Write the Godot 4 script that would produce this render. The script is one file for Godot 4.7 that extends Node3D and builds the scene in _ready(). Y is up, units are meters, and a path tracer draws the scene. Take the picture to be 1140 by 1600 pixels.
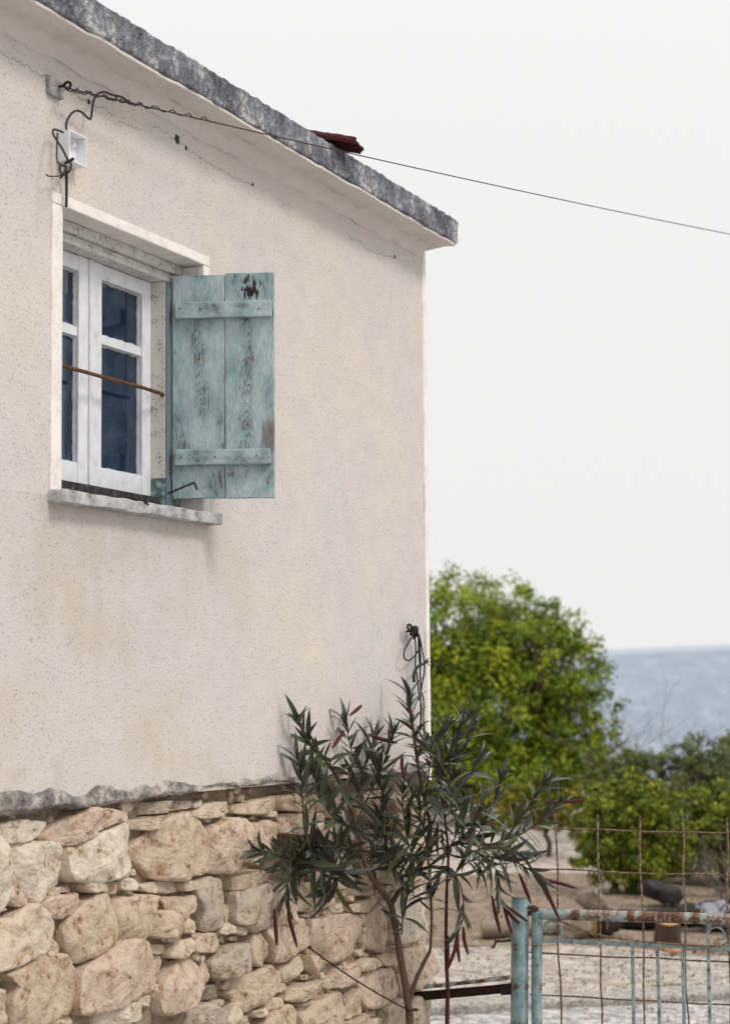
extends Node3D
# An old rendered house with a stone base, a weathered shutter, an oleander and a rusty gate under a white sky.

var M := {}
var T := {}
var taken := {}
var rng := RandomNumberGenerator.new()

func _ready():
	rng.seed = 7
	# camera
	var cam := Camera3D.new()
	cam.name = "camera"
	cam.fov = 29.1206
	cam.near = 0.1
	cam.far = 9000.0
	cam.position = Vector3(0, 1.85, 0)
	cam.rotation = Vector3(deg_to_rad(5.5632), 0, deg_to_rad(-0.5))
	var lens := CameraAttributesPhysical.new()
	lens.frustum_focal_length = 46.2
	lens.frustum_focus_distance = 7.1
	lens.exposure_aperture = 2.3
	cam.attributes = lens
	cam.fov = 29.1206
	add_child(cam)
	cam.current = true
	# sky: even white overcast, a little brighter overhead
	var pano := Image.create(256, 128, false, Image.FORMAT_RGBF)
	var cn := FastNoiseLite.new()
	cn.seed = 3
	cn.frequency = 1.3
	cn.fractal_octaves = 4
	for j in 128:
		var el := PI * (0.5 - (j + 0.5) / 128.0)
		for i in 256:
			var az := TAU * (i + 0.5) / 256.0
			var q := Vector3(cos(az) * cos(el), sin(el), sin(az) * cos(el))
			var c := cn.get_noise_3d(q.x, q.y * 2.0, q.z)
			var l := SKY * (1.0 + SKY_RISE * pow(clampf(sin(el), 0, 1), 3.0) + 0.015 * c)
			pano.set_pixel(i, j, Color(l * 1.005, l, l * 0.995))
	var sm := PanoramaSkyMaterial.new()
	sm.panorama = ImageTexture.create_from_image(pano)
	var sky := Sky.new()
	sky.sky_material = sm
	var env := Environment.new()
	env.background_mode = Environment.BG_SKY
	env.sky = sky
	env.tonemap_mode = Environment.TONE_MAPPER_LINEAR
	env.tonemap_exposure = 0.95
	env.sdfgi_enabled = true
	env.ssao_enabled = true
	env.ssil_enabled = true
	env.volumetric_fog_enabled = true
	env.volumetric_fog_density = 0.0
	var we := WorldEnvironment.new()
	we.name = "world_environment"
	we.environment = env
	add_child(we)
	# the sun behind thin cloud
	var sun := DirectionalLight3D.new()
	sun.name = "sun"
	sun.light_energy = SUN
	sun.light_angular_distance = 14.0
	sun.light_color = Color(1.0, 0.975, 0.945)
	sun.shadow_enabled = true
	add_child(sun)
	sun.look_at_from_position(Vector3(0.62, 0.78, 0.36), Vector3.ZERO)
	make_materials()
	build_ground()
	build_house()
	build_roof_tile()
	build_wires()
	build_gate()
	build_background()
	build_yard()
	build_oleander()

const SKY = 0.915
const SKY_RISE = 1.3
const SUN = 0.5

# ---------------------------------------------------------------- helpers

func numbered(called: String) -> String:
	taken[called] = taken.get(called, 0) + 1
	return called if taken[called] == 1 else "%s_%03d" % [called, taken[called] - 1]

func thing(called: String, label: String, category: String, at := Vector3.ZERO, turn := 0.0, group := "") -> Node3D:
	var o := Node3D.new()
	o.name = numbered(called)
	add_child(o)
	o.position = at
	o.rotation.y = turn
	tag(o, label, category, group)
	return o

func tag(o: Node, label: String, category: String, group := "") -> void:
	o.set_meta("label", label)
	o.set_meta("category", category)
	if group != "":
		o.set_meta("group", group)

func obj(called: String, mesh: Mesh, mat: Material, parent: Node) -> MeshInstance3D:
	var o := MeshInstance3D.new()
	o.name = called
	o.mesh = mesh
	o.material_override = null
	if mesh.get_surface_count() > 0 and mat != null:
		o.set_surface_override_material(0, mat)
	parent.add_child(o, true)
	return o

func structure(called: String, mesh: Mesh, mat: Material) -> MeshInstance3D:
	var o := obj(called, mesh, mat, self)
	o.set_meta("kind", "structure")
	return o

func nz(sd: int, freq: float, oct := 3) -> FastNoiseLite:
	var n := FastNoiseLite.new()
	n.noise_type = FastNoiseLite.TYPE_SIMPLEX_SMOOTH
	n.seed = sd
	n.frequency = freq
	n.fractal_octaves = oct
	return n

func grid(P: Array, nu: int, nv: int, v: PackedVector3Array, n: PackedVector3Array, uv: PackedVector2Array, idx: PackedInt32Array, flip: bool, U: Array = []) -> void:
	# appends an nu x nv grid of points (row major, u fastest) with its own normals
	var b := v.size()
	for j in nv:
		for i in nu:
			var a: Vector3 = P[j * nu + mini(i + 1, nu - 1)] - P[j * nu + maxi(i - 1, 0)]
			var c: Vector3 = P[mini(j + 1, nv - 1) * nu + i] - P[maxi(j - 1, 0) * nu + i]
			var m := a.cross(c)
			if m.length_squared() < 1e-20:
				m = Vector3.UP
			m = m.normalized()
			v.append(P[j * nu + i])
			n.append(-m if flip else m)
			uv.append(U[j * nu + i] if U.size() > 0 else Vector2(float(i) / maxi(nu - 1, 1), 1.0 - float(j) / maxi(nv - 1, 1)))
	for j in nv - 1:
		for i in nu - 1:
			var k := b + j * nu + i
			if flip:
				idx.append_array([k, k + 1, k + nu + 1, k, k + nu + 1, k + nu])
			else:
				idx.append_array([k, k + nu + 1, k + 1, k, k + nu, k + nu + 1])

func amesh(v: PackedVector3Array, n: PackedVector3Array, uv: PackedVector2Array, idx: PackedInt32Array, col := PackedColorArray()) -> ArrayMesh:
	var a := []
	a.resize(Mesh.ARRAY_MAX)
	a[Mesh.ARRAY_VERTEX] = v
	a[Mesh.ARRAY_NORMAL] = n
	if uv.size() == v.size():
		a[Mesh.ARRAY_TEX_UV] = uv
	if col.size() == v.size():
		a[Mesh.ARRAY_COLOR] = col
	a[Mesh.ARRAY_INDEX] = idx
	var m := ArrayMesh.new()
	m.add_surface_from_arrays(Mesh.PRIMITIVE_TRIANGLES, a)
	return m

func axis(h: float, r: float, step: float) -> Array:
	var out := [-h, -h + r * 0.3, -h + r]
	var inner := 2.0 * (h - r)
	var k := maxi(1, int(ceil(inner / step)))
	for i in range(1, k):
		out.append(-h + r + inner * i / k)
	out.append_array([h - r, h - r * 0.3, h])
	return out

# a box with rounded edges, subdivided and roughened; at is the transform of its centre
func rbox(size: Vector3, r: float, step := 10.0, amp := 0.0, freq := 8.0, sd := 1, at := Transform3D.IDENTITY, into = null):
	var v := PackedVector3Array()
	var n := PackedVector3Array()
	var uv := PackedVector2Array()
	var idx := PackedInt32Array()
	if into != null:
		v = into[0]; n = into[1]; uv = into[2]; idx = into[3]
	var h := size * 0.5
	r = minf(r, minf(h.x, minf(h.y, h.z)) * 0.98)
	var ax := [axis(h.x, r, step), axis(h.y, r, step), axis(h.z, r, step)]
	var noise := nz(sd, freq, 4)
	var inner := h - Vector3(r, r, r)
	for f in 6:
		var w := f / 2
		var s := 1.0 if f % 2 == 0 else -1.0
		var ua: int = [2, 0, 0][w]
		var va: int = [1, 2, 1][w]
		var A: Array = ax[ua]
		var B: Array = ax[va]
		var P := []
		var U := []
		for b in B:
			for a in A:
				var p := Vector3.ZERO
				p[w] = s * h[w]
				p[ua] = a
				p[va] = b
				var q := p.clamp(-inner, inner)
				var dlt := p - q
				if dlt.length() > 0:
					p = q + dlt.normalized() * r
				U.append(Vector2(a / size[ua] + 0.5, 0.5 - b / size[va]))
				p = at * p
				if amp > 0.0:
					p += Vector3(noise.get_noise_3d(p.x, p.y, p.z), noise.get_noise_3d(p.x + 31, p.y, p.z), noise.get_noise_3d(p.x, p.y + 57, p.z)) * amp
				P.append(p)
		# right-handedness of (ua, va) against the face normal
		var e := Vector3.ZERO; e[ua] = 1
		var g := Vector3.ZERO; g[va] = 1
		var flip: bool = (e.cross(g))[w] * s < 0
		grid(P, A.size(), B.size(), v, n, uv, idx, flip, U)
	if into != null:
		into[0] = v; into[1] = n; into[2] = uv; into[3] = idx
		return null
	return amesh(v, n, uv, idx)

func smooth_path(pts: Array, per := 5) -> Array:
	var out := []
	for i in pts.size() - 1:
		var a: Vector3 = pts[maxi(i - 1, 0)]
		var b: Vector3 = pts[i]
		var c: Vector3 = pts[i + 1]
		var d: Vector3 = pts[mini(i + 2, pts.size() - 1)]
		for k in per:
			out.append(b.cubic_interpolate(c, a, d, float(k) / per))
	out.append(pts[-1])
	return out

func v3s(flat: Array) -> Array:
	var out := []
	for i in range(0, flat.size(), 3):
		out.append(Vector3(flat[i], flat[i + 1], flat[i + 2]))
	return out

# a tube along points with radius per point (array) or from r0 to r1, closed ends
func tube(pts: Array, r0: float, r1: float, sides := 8, into = null, wob := 0.0, sd := 1, prof: Array = []):
	var v := PackedVector3Array()
	var n := PackedVector3Array()
	var uv := PackedVector2Array()
	var idx := PackedInt32Array()
	if into != null:
		v = into[0]; n = into[1]; uv = into[2]; idx = into[3]
	var noise := nz(sd, 25.0, 2)
	var side := Vector3.ZERO
	var k := pts.size()
	var base := v.size()
	for i in k:
		var t: Vector3 = (pts[mini(i + 1, k - 1)] - pts[maxi(i - 1, 0)])
		t = t.normalized() if t.length() > 0 else Vector3.UP
		if side == Vector3.ZERO:
			side = t.cross(Vector3.UP if absf(t.y) < 0.9 else Vector3.RIGHT).normalized()
		else:
			side = (side - t * side.dot(t)).normalized()
		var up := t.cross(side)
		var f := float(i) / maxi(k - 1, 1)
		var r := lerpf(r0, r1, f)
		if prof.size() > 0:
			r = prof[i]
		for s in sides + 1:
			var a := TAU * (s % sides) / sides
			var dir := side * cos(a) + up * sin(a)
			var p: Vector3 = pts[i]
			var rr := r
			if wob > 0.0:
				var q: Vector3 = p + dir * r
				rr += wob * noise.get_noise_3d(q.x, q.y, q.z)
			v.append(p + dir * rr)
			n.append(dir)
			uv.append(Vector2(float(s) / sides, f))
	var m := sides + 1
	for i in k - 1:
		for s in sides:
			var q := base + i * m + s
			idx.append_array([q, q + m, q + m + 1, q, q + m + 1, q + 1])
	for e in [0, k - 1]:
		var c := v.size()
		var t: Vector3 = (pts[1] - pts[0]) if e == 0 else (pts[k - 2] - pts[k - 1])
		t = -t.normalized()
		v.append(pts[e]); n.append(t); uv.append(Vector2(0.5, 0.5))
		for s in sides:
			v.append(v[base + e * m + s]); n.append(t); uv.append(Vector2(0.5 + 0.4 * cos(TAU * s / sides), 0.5 + 0.4 * sin(TAU * s / sides)))
		for s in sides:
			if e == 0:
				idx.append_array([c, c + 1 + s, c + 1 + (s + 1) % sides])
			else:
				idx.append_array([c, c + 1 + (s + 1) % sides, c + 1 + s])
	if into != null:
		into[0] = v; into[1] = n; into[2] = uv; into[3] = idx
		return null
	return amesh(v, n, uv, idx)

func bag() -> Array:
	return [PackedVector3Array(), PackedVector3Array(), PackedVector2Array(), PackedInt32Array()]

func unbag(b: Array) -> ArrayMesh:
	return amesh(b[0], b[1], b[2], b[3])

# ---------------------------------------------------------------- textures

func bytes(w: int, h: int, sd: int, freq: float, oct := 4, type := FastNoiseLite.TYPE_SIMPLEX_SMOOTH, seamless := true, ret := -1) -> PackedByteArray:
	var n := FastNoiseLite.new()
	n.seed = sd
	n.frequency = freq
	n.fractal_octaves = oct
	n.noise_type = type
	if ret >= 0:
		n.cellular_return_type = ret
	var im: Image = n.get_seamless_image(w, h) if seamless else n.get_image(w, h)
	im.convert(Image.FORMAT_L8)
	return im.get_data()

func rgb_tex(w: int, h: int, d: PackedByteArray) -> ImageTexture:
	var im := Image.create_from_data(w, h, false, Image.FORMAT_RGB8, d)
	return ImageTexture.create_from_image(im)

func l_tex(w: int, h: int, d: PackedByteArray) -> ImageTexture:
	return ImageTexture.create_from_image(Image.create_from_data(w, h, false, Image.FORMAT_L8, d))

func put(d: PackedByteArray, k: int, c: Color) -> void:
	d[k * 3] = int(clampf(c.r, 0, 1) * 255)
	d[k * 3 + 1] = int(clampf(c.g, 0, 1) * 255)
	d[k * 3 + 2] = int(clampf(c.b, 0, 1) * 255)

func mat(albedo: Color, rough := 0.9, tex: Texture2D = null, tri := 0.0, height: Texture2D = null, hs := 0.0, spec := 0.4) -> StandardMaterial3D:
	var m := StandardMaterial3D.new()
	m.albedo_color = albedo
	m.roughness = rough
	m.metallic_specular = spec
	if tex != null:
		m.albedo_texture = tex
	if tri > 0.0:
		m.uv1_triplanar = true
		m.uv1_scale = Vector3(tri, tri, tri)
		m.uv1_triplanar_sharpness = 4.0
	if height != null:
		m.heightmap_enabled = true
		m.heightmap_texture = height
		m.heightmap_scale = hs
	return m

func ss(a: float, b: float, x: float) -> float:
	return smoothstep(a, b, x)

func make_plaster() -> void:
	# roughcast of the gable wall: x -3.55..0.05, y 1.45..3.9
	var w := 2048
	var h := 1400
	var big := bytes(w, h, 11, 0.0022, 4, FastNoiseLite.TYPE_SIMPLEX_SMOOTH, false)
	var mid := bytes(w, h, 12, 0.011, 4, FastNoiseLite.TYPE_SIMPLEX_SMOOTH, false)
	var fine := bytes(w, h, 13, 0.16, 3, FastNoiseLite.TYPE_SIMPLEX_SMOOTH, false)
	var grain := bytes(w, h, 14, 0.30, 2, FastNoiseLite.TYPE_SIMPLEX_SMOOTH, false)
	var speck := bytes(w, h, 15, 0.2, 1, FastNoiseLite.TYPE_CELLULAR, false, FastNoiseLite.RETURN_CELL_VALUE)
	var sdist := bytes(w, h, 15, 0.2, 1, FastNoiseLite.TYPE_CELLULAR, false, FastNoiseLite.RETURN_DISTANCE)
	# vertical rain streaks
	var stn := nz(16, 0.02, 4)
	var streak := PackedFloat32Array()
	for i in w:
		streak.append(stn.get_noise_1d(i))
	var crack := PackedByteArray()
	crack.resize(w * h)
	var cnoise := nz(17, 0.06, 3)
	for path in CRACKS:
		var wide := 0.8
		for k in range(0, path.size() - 2, 2):
			var p := Vector2((path[k] + 3.55) / 3.6 * w, (3.9 - path[k + 1]) / 2.45 * h)
			var q := Vector2((path[k + 2] + 3.55) / 3.6 * w, (3.9 - path[k + 3]) / 2.45 * h)
			var steps := int(p.distance_to(q) * 2.0)
			for s in steps:
				var c := p.lerp(q, float(s) / steps)
				c += Vector2(cnoise.get_noise_2d(c.x, c.y), cnoise.get_noise_2d(c.y, c.x + 90)) * 7.0
				var rad := wide * (0.75 + 0.9 * absf(cnoise.get_noise_2d(c.x * 0.6, 300)))
				for dy in range(-3, 4):
					for dx in range(-3, 4):
						var x := int(c.x) + dx
						var y := int(c.y) + dy
						if x >= 0 and y >= 0 and x < w and y < h and Vector2(dx, dy).length() <= rad:
							crack[y * w + x] = 120
	for spot in [[-2.216, 3.746, 0.020], [-2.153, 3.729, 0.010], [-1.657, 3.725, 0.009], [-0.340, 3.731, 0.011], [-2.776, 3.716, 0.011]]:  # holes in the render, the dark inside them painted into the colour
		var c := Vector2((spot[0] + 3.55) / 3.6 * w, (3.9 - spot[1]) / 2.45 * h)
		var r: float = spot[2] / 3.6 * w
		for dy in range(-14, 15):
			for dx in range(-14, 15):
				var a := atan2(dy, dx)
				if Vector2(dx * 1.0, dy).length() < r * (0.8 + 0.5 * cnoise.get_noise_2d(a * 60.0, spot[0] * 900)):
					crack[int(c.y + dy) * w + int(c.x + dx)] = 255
	var d := PackedByteArray()
	d.resize(w * h * 3)
	var hd := PackedByteArray()
	hd.resize(w * h)
	for j in h:
		var y := 3.9 - 2.45 * j / h
		for i in w:
			var k := j * w + i
			var b := big[k] / 255.0
			var m := mid[k] / 255.0
			var f := fine[k] / 255.0
			var g := grain[k] / 255.0
			var l := 0.955 + 0.10 * (f - 0.5) + 0.16 * (g - 0.5) + 0.035 * (m - 0.5) + 0.02 * (b - 0.5)
			var warm := clampf(0.25 + (b - 0.5) * 1.4 + (m - 0.5) * 0.35, 0.0, 1.0)
			# ochre dirt washed down under the sill, with some shade painted in, and low on the wall, in streaks with ragged edges
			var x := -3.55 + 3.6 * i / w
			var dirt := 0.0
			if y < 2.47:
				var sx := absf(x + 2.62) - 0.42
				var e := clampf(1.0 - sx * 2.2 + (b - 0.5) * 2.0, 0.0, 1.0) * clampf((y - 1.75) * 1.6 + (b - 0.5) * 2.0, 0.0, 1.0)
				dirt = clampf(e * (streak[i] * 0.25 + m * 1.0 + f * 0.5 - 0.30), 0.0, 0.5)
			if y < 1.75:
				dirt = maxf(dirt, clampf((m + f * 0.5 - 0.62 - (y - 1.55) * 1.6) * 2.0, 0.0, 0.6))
			var sp := 0.0
			if speck[k] > 226:
				sp = clampf((130.0 - sdist[k]) / 70.0, 0.0, 1.0) * (0.3 + 0.7 * (speck[k] - 226) / 29.0)
			var r := (0.838 + 0.010 * warm) * l
			var gg := (0.810 - 0.000 * warm) * l
			var bb := (0.796 - 0.030 * warm) * l
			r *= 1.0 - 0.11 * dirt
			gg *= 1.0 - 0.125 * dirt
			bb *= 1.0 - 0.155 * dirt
			var dk := 1.0 - 0.17 * sp
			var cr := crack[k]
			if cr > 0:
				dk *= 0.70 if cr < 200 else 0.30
			d[k * 3] = int(clampf(r * dk, 0, 1) * 255)
			d[k * 3 + 1] = int(clampf(gg * dk, 0, 1) * 255)
			d[k * 3 + 2] = int(clampf(bb * dk, 0, 1) * 255)
			var hh := 0.55 + 0.30 * (f - 0.5) + 0.42 * (g - 0.5) + 0.1 * (m - 0.5) - 0.10 * sp
			if cr > 0:
				hh = 0.1
			hd[k] = int(clampf(hh, 0, 1) * 255)
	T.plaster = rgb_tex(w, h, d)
	T.plaster_h = l_tex(w, h, hd)

func ramp_tex(w: int, layers: Array, stops: Array) -> ImageTexture:
	# layers: [bytes, weight]; the weighted sum is looked up in stops [[at, Color], ...]
	var d := PackedByteArray()
	d.resize(w * w * 3)
	var lut := []
	for i in 256:
		var x := i / 255.0
		var c: Color = stops[0][1]
		for s in stops.size() - 1:
			if x >= stops[s][0]:
				c = stops[s][1].lerp(stops[s + 1][1], clampf((x - stops[s][0]) / (stops[s + 1][0] - stops[s][0]), 0, 1))
		lut.append(c)
	for k in w * w:
		var x := 0.0
		for l in layers:
			x += l[0][k] * l[1]
		var c: Color = lut[clampi(int(x), 0, 255)]
		d[k * 3] = int(c.r * 255)
		d[k * 3 + 1] = int(c.g * 255)
		d[k * 3 + 2] = int(c.b * 255)
	return rgb_tex(w, w, d)

func mix_bytes(layers: Array) -> PackedByteArray:
	var n: int = layers[0][0].size()
	var d := PackedByteArray()
	d.resize(n)
	for k in n:
		var x := 0.0
		for l in layers:
			x += l[0][k] * l[1]
		d[k] = clampi(int(x), 0, 255)
	return d

# old paint on a pine board: cathedral grain shows where the paint has worn through
func board_tex(w: int, h: int, sd: int, centre: float, wear: float, stain: float, cross := false) -> ImageTexture:
	var n1 := nz(sd, 0.006, 4)
	var n2 := nz(sd + 1, 0.05, 3)
	var n3 := nz(sd + 2, 0.012, 3)
	var d := PackedByteArray()
	d.resize(w * h * 3)
	for j in h:
		for i in w:
			# u across the grain, v along it
			var u := (float(j) / h if cross else float(i) / w)
			var v := (float(i) / w if cross else float(j) / h)
			var lenv := float(w if cross else h) / (h if cross else w)
			var du := u - centre + 0.03 * n1.get_noise_2d(v * 400.0, 7.0)
			var patch := n1.get_noise_2d(i * 1.0 + 40, j * 0.6)
			var fibre := n2.get_noise_2d(u * 900.0, v * lenv * 40.0)
			var fine := n3.get_noise_2d(i * 4.0, j * 1.4)
			# flame grain at the heart, straight grain beside it
			var flame := 0.5 + 0.5 * sin(TAU * (24.0 * (v - 0.85 * sqrt(du * du + 0.0005)) + 2.2 * patch + 0.6 * n1.get_noise_2d(i * 5.0, j * 1.3) + 0.5 * fibre))
			var straight := 0.5 + 0.5 * sin(TAU * (u * 19.0 + 2.2 * n1.get_noise_2d(u * 60.0, v * 300.0)))
			var heart := exp(-du * du * 55.0)
			var line: float = ss(0.70, 0.97, lerpf(straight, flame, ss(0.25, 0.6, heart)))
			var along := clampf(1.25 - absf(v - 0.60) * 2.2, 0.0, 1.0)
			var worn := clampf(wear * heart * along + patch * 0.7 - 0.05, 0.0, 1.0)
			var bare := line * clampf(worn * 1.5 + fibre * 1.1 + fine * 0.8 - 0.15, 0.0, 0.9)
			bare = maxf(bare, clampf((patch * 0.8 + fibre * 0.9 + fine * 0.7 - 0.50) * 3.0, 0.0, 0.9))
			var paint := Color(0.605, 0.685, 0.705).lerp(Color(0.480, 0.580, 0.610), clampf(0.42 + patch * 0.9 + fine * 0.3, 0, 1))
			paint = paint.lerp(Color(0.74, 0.78, 0.795), clampf(0.25 + fine * 0.8 - patch * 0.5, 0, 0.8))
			paint = paint * (1.0 + 0.09 * fibre)
			var wood := Color(0.22, 0.20, 0.20).lerp(Color(0.36, 0.31, 0.29), clampf(0.5 + fibre, 0, 1)).lerp(Color(0.40, 0.25, 0.22), clampf(n3.get_noise_2d(i * 0.8 + 900, j * 0.5) * 3.0 - 0.2, 0.0, 0.8))
			var c := paint.lerp(wood, bare)
			if stain > 0.0:
				# rusty brown stain low on the outer edge
				var e := clampf(1.0 - Vector2((u - 0.93) * 3.2, (v - 0.74) * 7.0).length(), 0, 1)
				var e2 := clampf(1.0 - Vector2((u - 0.52) * 3.6, (v - 0.075) * 13.0).length(), 0, 1)
				var q := clampf((e * 1.5 + patch * 0.7 + fine * 0.6 - 0.35) * 1.8, 0, 0.85) * ss(0.0, 0.25, e)
				var q2 := clampf((e2 * 1.3 + fine * 1.4 + fibre * 0.7 - 0.5) * 2.4, 0, 0.95) * ss(0.0, 0.2, e2)
				c = c.lerp(Color(0.40, 0.29, 0.28), q * 0.5 * stain)
				c = c.lerp(Color(0.17, 0.12, 0.12), q2 * stain)
			put(d, j * w + i, c)
	return rgb_tex(w, h, d)

func make_materials() -> void:
	make_plaster()
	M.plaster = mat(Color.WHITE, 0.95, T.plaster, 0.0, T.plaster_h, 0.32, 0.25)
	var n1 := bytes(512, 512, 21, 0.012, 5)
	var n2 := bytes(512, 512, 22, 0.06, 4)
	var n3 := bytes(512, 512, 23, 0.2, 2)
	var n4 := bytes(512, 512, 24, 0.03, 4)
	var cel := bytes(512, 512, 25, 0.05, 2, FastNoiseLite.TYPE_CELLULAR)
	# render on the soffit and the other walls
	T.soffit = ramp_tex(512, [[n1, 0.5], [n2, 0.25], [n3, 0.25]], [[0.2, Color(0.79, 0.762, 0.74)], [0.36, Color(0.82, 0.792, 0.77)], [0.55, Color(0.838, 0.810, 0.790)], [0.85, Color(0.855, 0.83, 0.81)]])
	T.rough_h = l_tex(512, 512, mix_bytes([[n2, 0.35], [n3, 0.65]]))
	M.soffit = mat(Color.WHITE, 0.95, T.soffit, 0.9, T.rough_h, 0.5, 0.25)
	M.smooth_plaster = mat(Color(0.96, 0.94, 0.925), 0.9, ramp_tex(512, [[n1, 0.4], [n2, 0.3], [n3, 0.3]], [[0.2, Color(0.86, 0.85, 0.84)], [0.5, Color(0.95, 0.945, 0.935)], [0.8, Color(0.99, 0.985, 0.98)]]), 1.4, T.rough_h, 0.08, 0.3)
	M.reveal = M.smooth_plaster
	# weathered concrete with black crust and white lime
	T.cement = ramp_tex(512, [[n1, 0.48], [n2, 0.30], [n3, 0.22]], [[0.22, Color(0.26, 0.26, 0.28)], [0.42, Color(0.40, 0.405, 0.43)], [0.52, Color(0.48, 0.485, 0.51)], [0.60, Color(0.57, 0.57, 0.585)], [0.66, Color(0.70, 0.70, 0.69)], [0.8, Color(0.80, 0.79, 0.77)]])
	T.cement_h = l_tex(512, 512, mix_bytes([[n2, 0.5], [n3, 0.5]]))
	M.cement = mat(Color(1.0, 1.0, 1.0), 0.95, T.cement, 1.0, T.cement_h, 0.9, 0.3)
	M.sill = mat(Color.WHITE, 0.95, ramp_tex(512, [[n1, 0.5], [n2, 0.30], [n3, 0.20]], [[0.20, Color(0.42, 0.41, 0.41)], [0.36, Color(0.61, 0.60, 0.60)], [0.52, Color(0.69, 0.685, 0.68)], [0.7, Color(0.76, 0.755, 0.75)]]), 1.5, T.cement_h, 0.35, 0.3)
	M.lip = mat(Color.WHITE, 0.97, ramp_tex(512, [[n1, 0.5], [n2, 0.30], [n3, 0.20]], [[0.25, Color(0.36, 0.345, 0.345)], [0.40, Color(0.48, 0.46, 0.45)], [0.50, Color(0.60, 0.57, 0.545)], [0.62, Color(0.73, 0.695, 0.66)]]), 1.0, T.cement_h, 0.7, 0.25)
	# limestone
	T.stone = ramp_tex(512, [[n1, 0.45], [n4, 0.25], [n2, 0.2], [n3, 0.10]], [[0.22, Color(0.52, 0.44, 0.36)], [0.31, Color(0.78, 0.71, 0.62)], [0.40, Color(0.90, 0.86, 0.80)], [0.5, Color(0.93, 0.915, 0.89)], [0.58, Color(0.95, 0.93, 0.89)], [0.75, Color(1.0, 0.985, 0.96)]])
	T.stone_h = l_tex(512, 512, mix_bytes([[n4, 0.35], [n2, 0.4], [n3, 0.25]]))
	var tone := {"p": Color(0.870, 0.838, 0.800), "c": Color(0.840, 0.788, 0.735), "t": Color(0.800, 0.738, 0.675), "k": Color(0.815, 0.748, 0.700), "g": Color(0.745, 0.705, 0.665), "d": Color(0.55, 0.51, 0.48)}
	for k in tone:
		M["stone_" + k] = mat(tone[k], 0.95, T.stone, 2.1, T.stone_h, 0.8, 0.25)
	M.mortar = mat(Color(0.82, 0.755, 0.685), 0.97, T.stone, 6.0, T.stone_h, 1.6, 0.2)
	# joinery
	T.white_wood = ramp_tex(512, [[n1, 0.55], [n3, 0.45]], [[0.15, Color(0.50, 0.49, 0.48)], [0.21, Color(0.76, 0.755, 0.75)], [0.26, Color(0.89, 0.895, 0.905)], [0.6, Color(0.93, 0.935, 0.945)], [0.8, Color(0.965, 0.97, 0.98)]])
	M.white_paint = mat(Color(0.925, 0.925, 0.93), 0.55, T.white_wood, 2.4, T.cement_h, 0.05, 0.4)
	M.old_white = mat(Color(0.93, 0.92, 0.90), 0.8, ramp_tex(512, [[n1, 0.35], [n2, 0.4], [n3, 0.25]], [[0.22, Color(0.50, 0.51, 0.50)], [0.33, Color(0.72, 0.72, 0.71)], [0.42, Color(0.83, 0.83, 0.82)], [0.7, Color(0.90, 0.90, 0.89)]]), 1.6, T.cement_h, 0.12, 0.3)
	M.jamb_paint = mat(Color(0.93, 0.92, 0.90), 0.8, ramp_tex(512, [[n1, 0.35], [n2, 0.35], [n3, 0.30]], [[0.2, Color(0.25, 0.30, 0.31)], [0.31, Color(0.42, 0.47, 0.47)], [0.36, Color(0.83, 0.82, 0.80)], [0.7, Color(0.90, 0.89, 0.87)]]), 2.6, T.cement_h, 0.12, 0.3)
	M.blue_edge = mat(Color(0.42, 0.50, 0.53), 0.85, T.white_wood, 5.0)
	M.board_a = mat(Color.WHITE, 0.8, board_tex(256, 1024, 31, 0.52, 0.55, 0.0), 0.0, null, 0.0, 0.3)
	M.board_b = mat(Color.WHITE, 0.8, board_tex(256, 1024, 41, 0.47, 0.75, 1.0), 0.0, null, 0.0, 0.3)
	M.batten = mat(Color.WHITE, 0.8, board_tex(512, 128, 51, 0.3, 0.5, 0.0, true), 0.0, null, 0.0, 0.3)
	M.batten_b = mat(Color.WHITE, 0.8, board_tex(512, 128, 61, 0.6, 0.8, 0.0, true), 0.0, null, 0.0, 0.3)
	M.glass = mat(Color(0.215, 0.285, 0.385), 0.06, ramp_tex(512, [[n1, 0.75], [n3, 0.25]], [[0.25, Color(0.46, 0.52, 0.59)], [0.45, Color(0.50, 0.57, 0.64)], [0.58, Color(0.55, 0.61, 0.68)], [0.70, Color(0.78, 0.80, 0.83)]]), 1.1, null, 0.0, 0.6)  # blue reflection of hill and sky is painted into the pane colour
	M.jamb_foot = mat(Color(0.95, 0.95, 0.95), 0.85, ramp_tex(512, [[n1, 0.5], [n2, 0.3], [n3, 0.2]], [[0.25, Color(0.30, 0.33, 0.33)], [0.42, Color(0.38, 0.50, 0.51)], [0.52, Color(0.46, 0.58, 0.58)], [0.60, Color(0.72, 0.74, 0.72)]]), 4.0)
	M.putty = mat(Color(0.72, 0.74, 0.76), 0.9, T.white_wood, 7.0)
	# metals
	T.rust = ramp_tex(512, [[n1, 0.2], [n2, 0.4], [n3, 0.4]], [[0.2, Color(0.15, 0.10, 0.085)], [0.42, Color(0.29, 0.18, 0.14)], [0.52, Color(0.42, 0.29, 0.22)], [0.75, Color(0.60, 0.49, 0.40)]])
	M.rust = mat(Color.WHITE, 0.9, T.rust, 9.0, T.cement_h, 0.1, 0.3)
	M.dark_rust = mat(Color(0.50, 0.46, 0.46), 0.85, T.rust, 7.0, T.cement_h, 0.1, 0.35)
	M.mesh_rust = mat(Color(1.0, 1.0, 1.0), 0.9, ramp_tex(512, [[n1, 0.5], [n2, 0.25], [n3, 0.25]], [[0.25, Color(0.26, 0.19, 0.16)], [0.45, Color(0.42, 0.33, 0.27)], [0.58, Color(0.58, 0.51, 0.43)], [0.75, Color(0.70, 0.66, 0.59)]]), 8.0, null, 0.0, 0.3)
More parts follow.
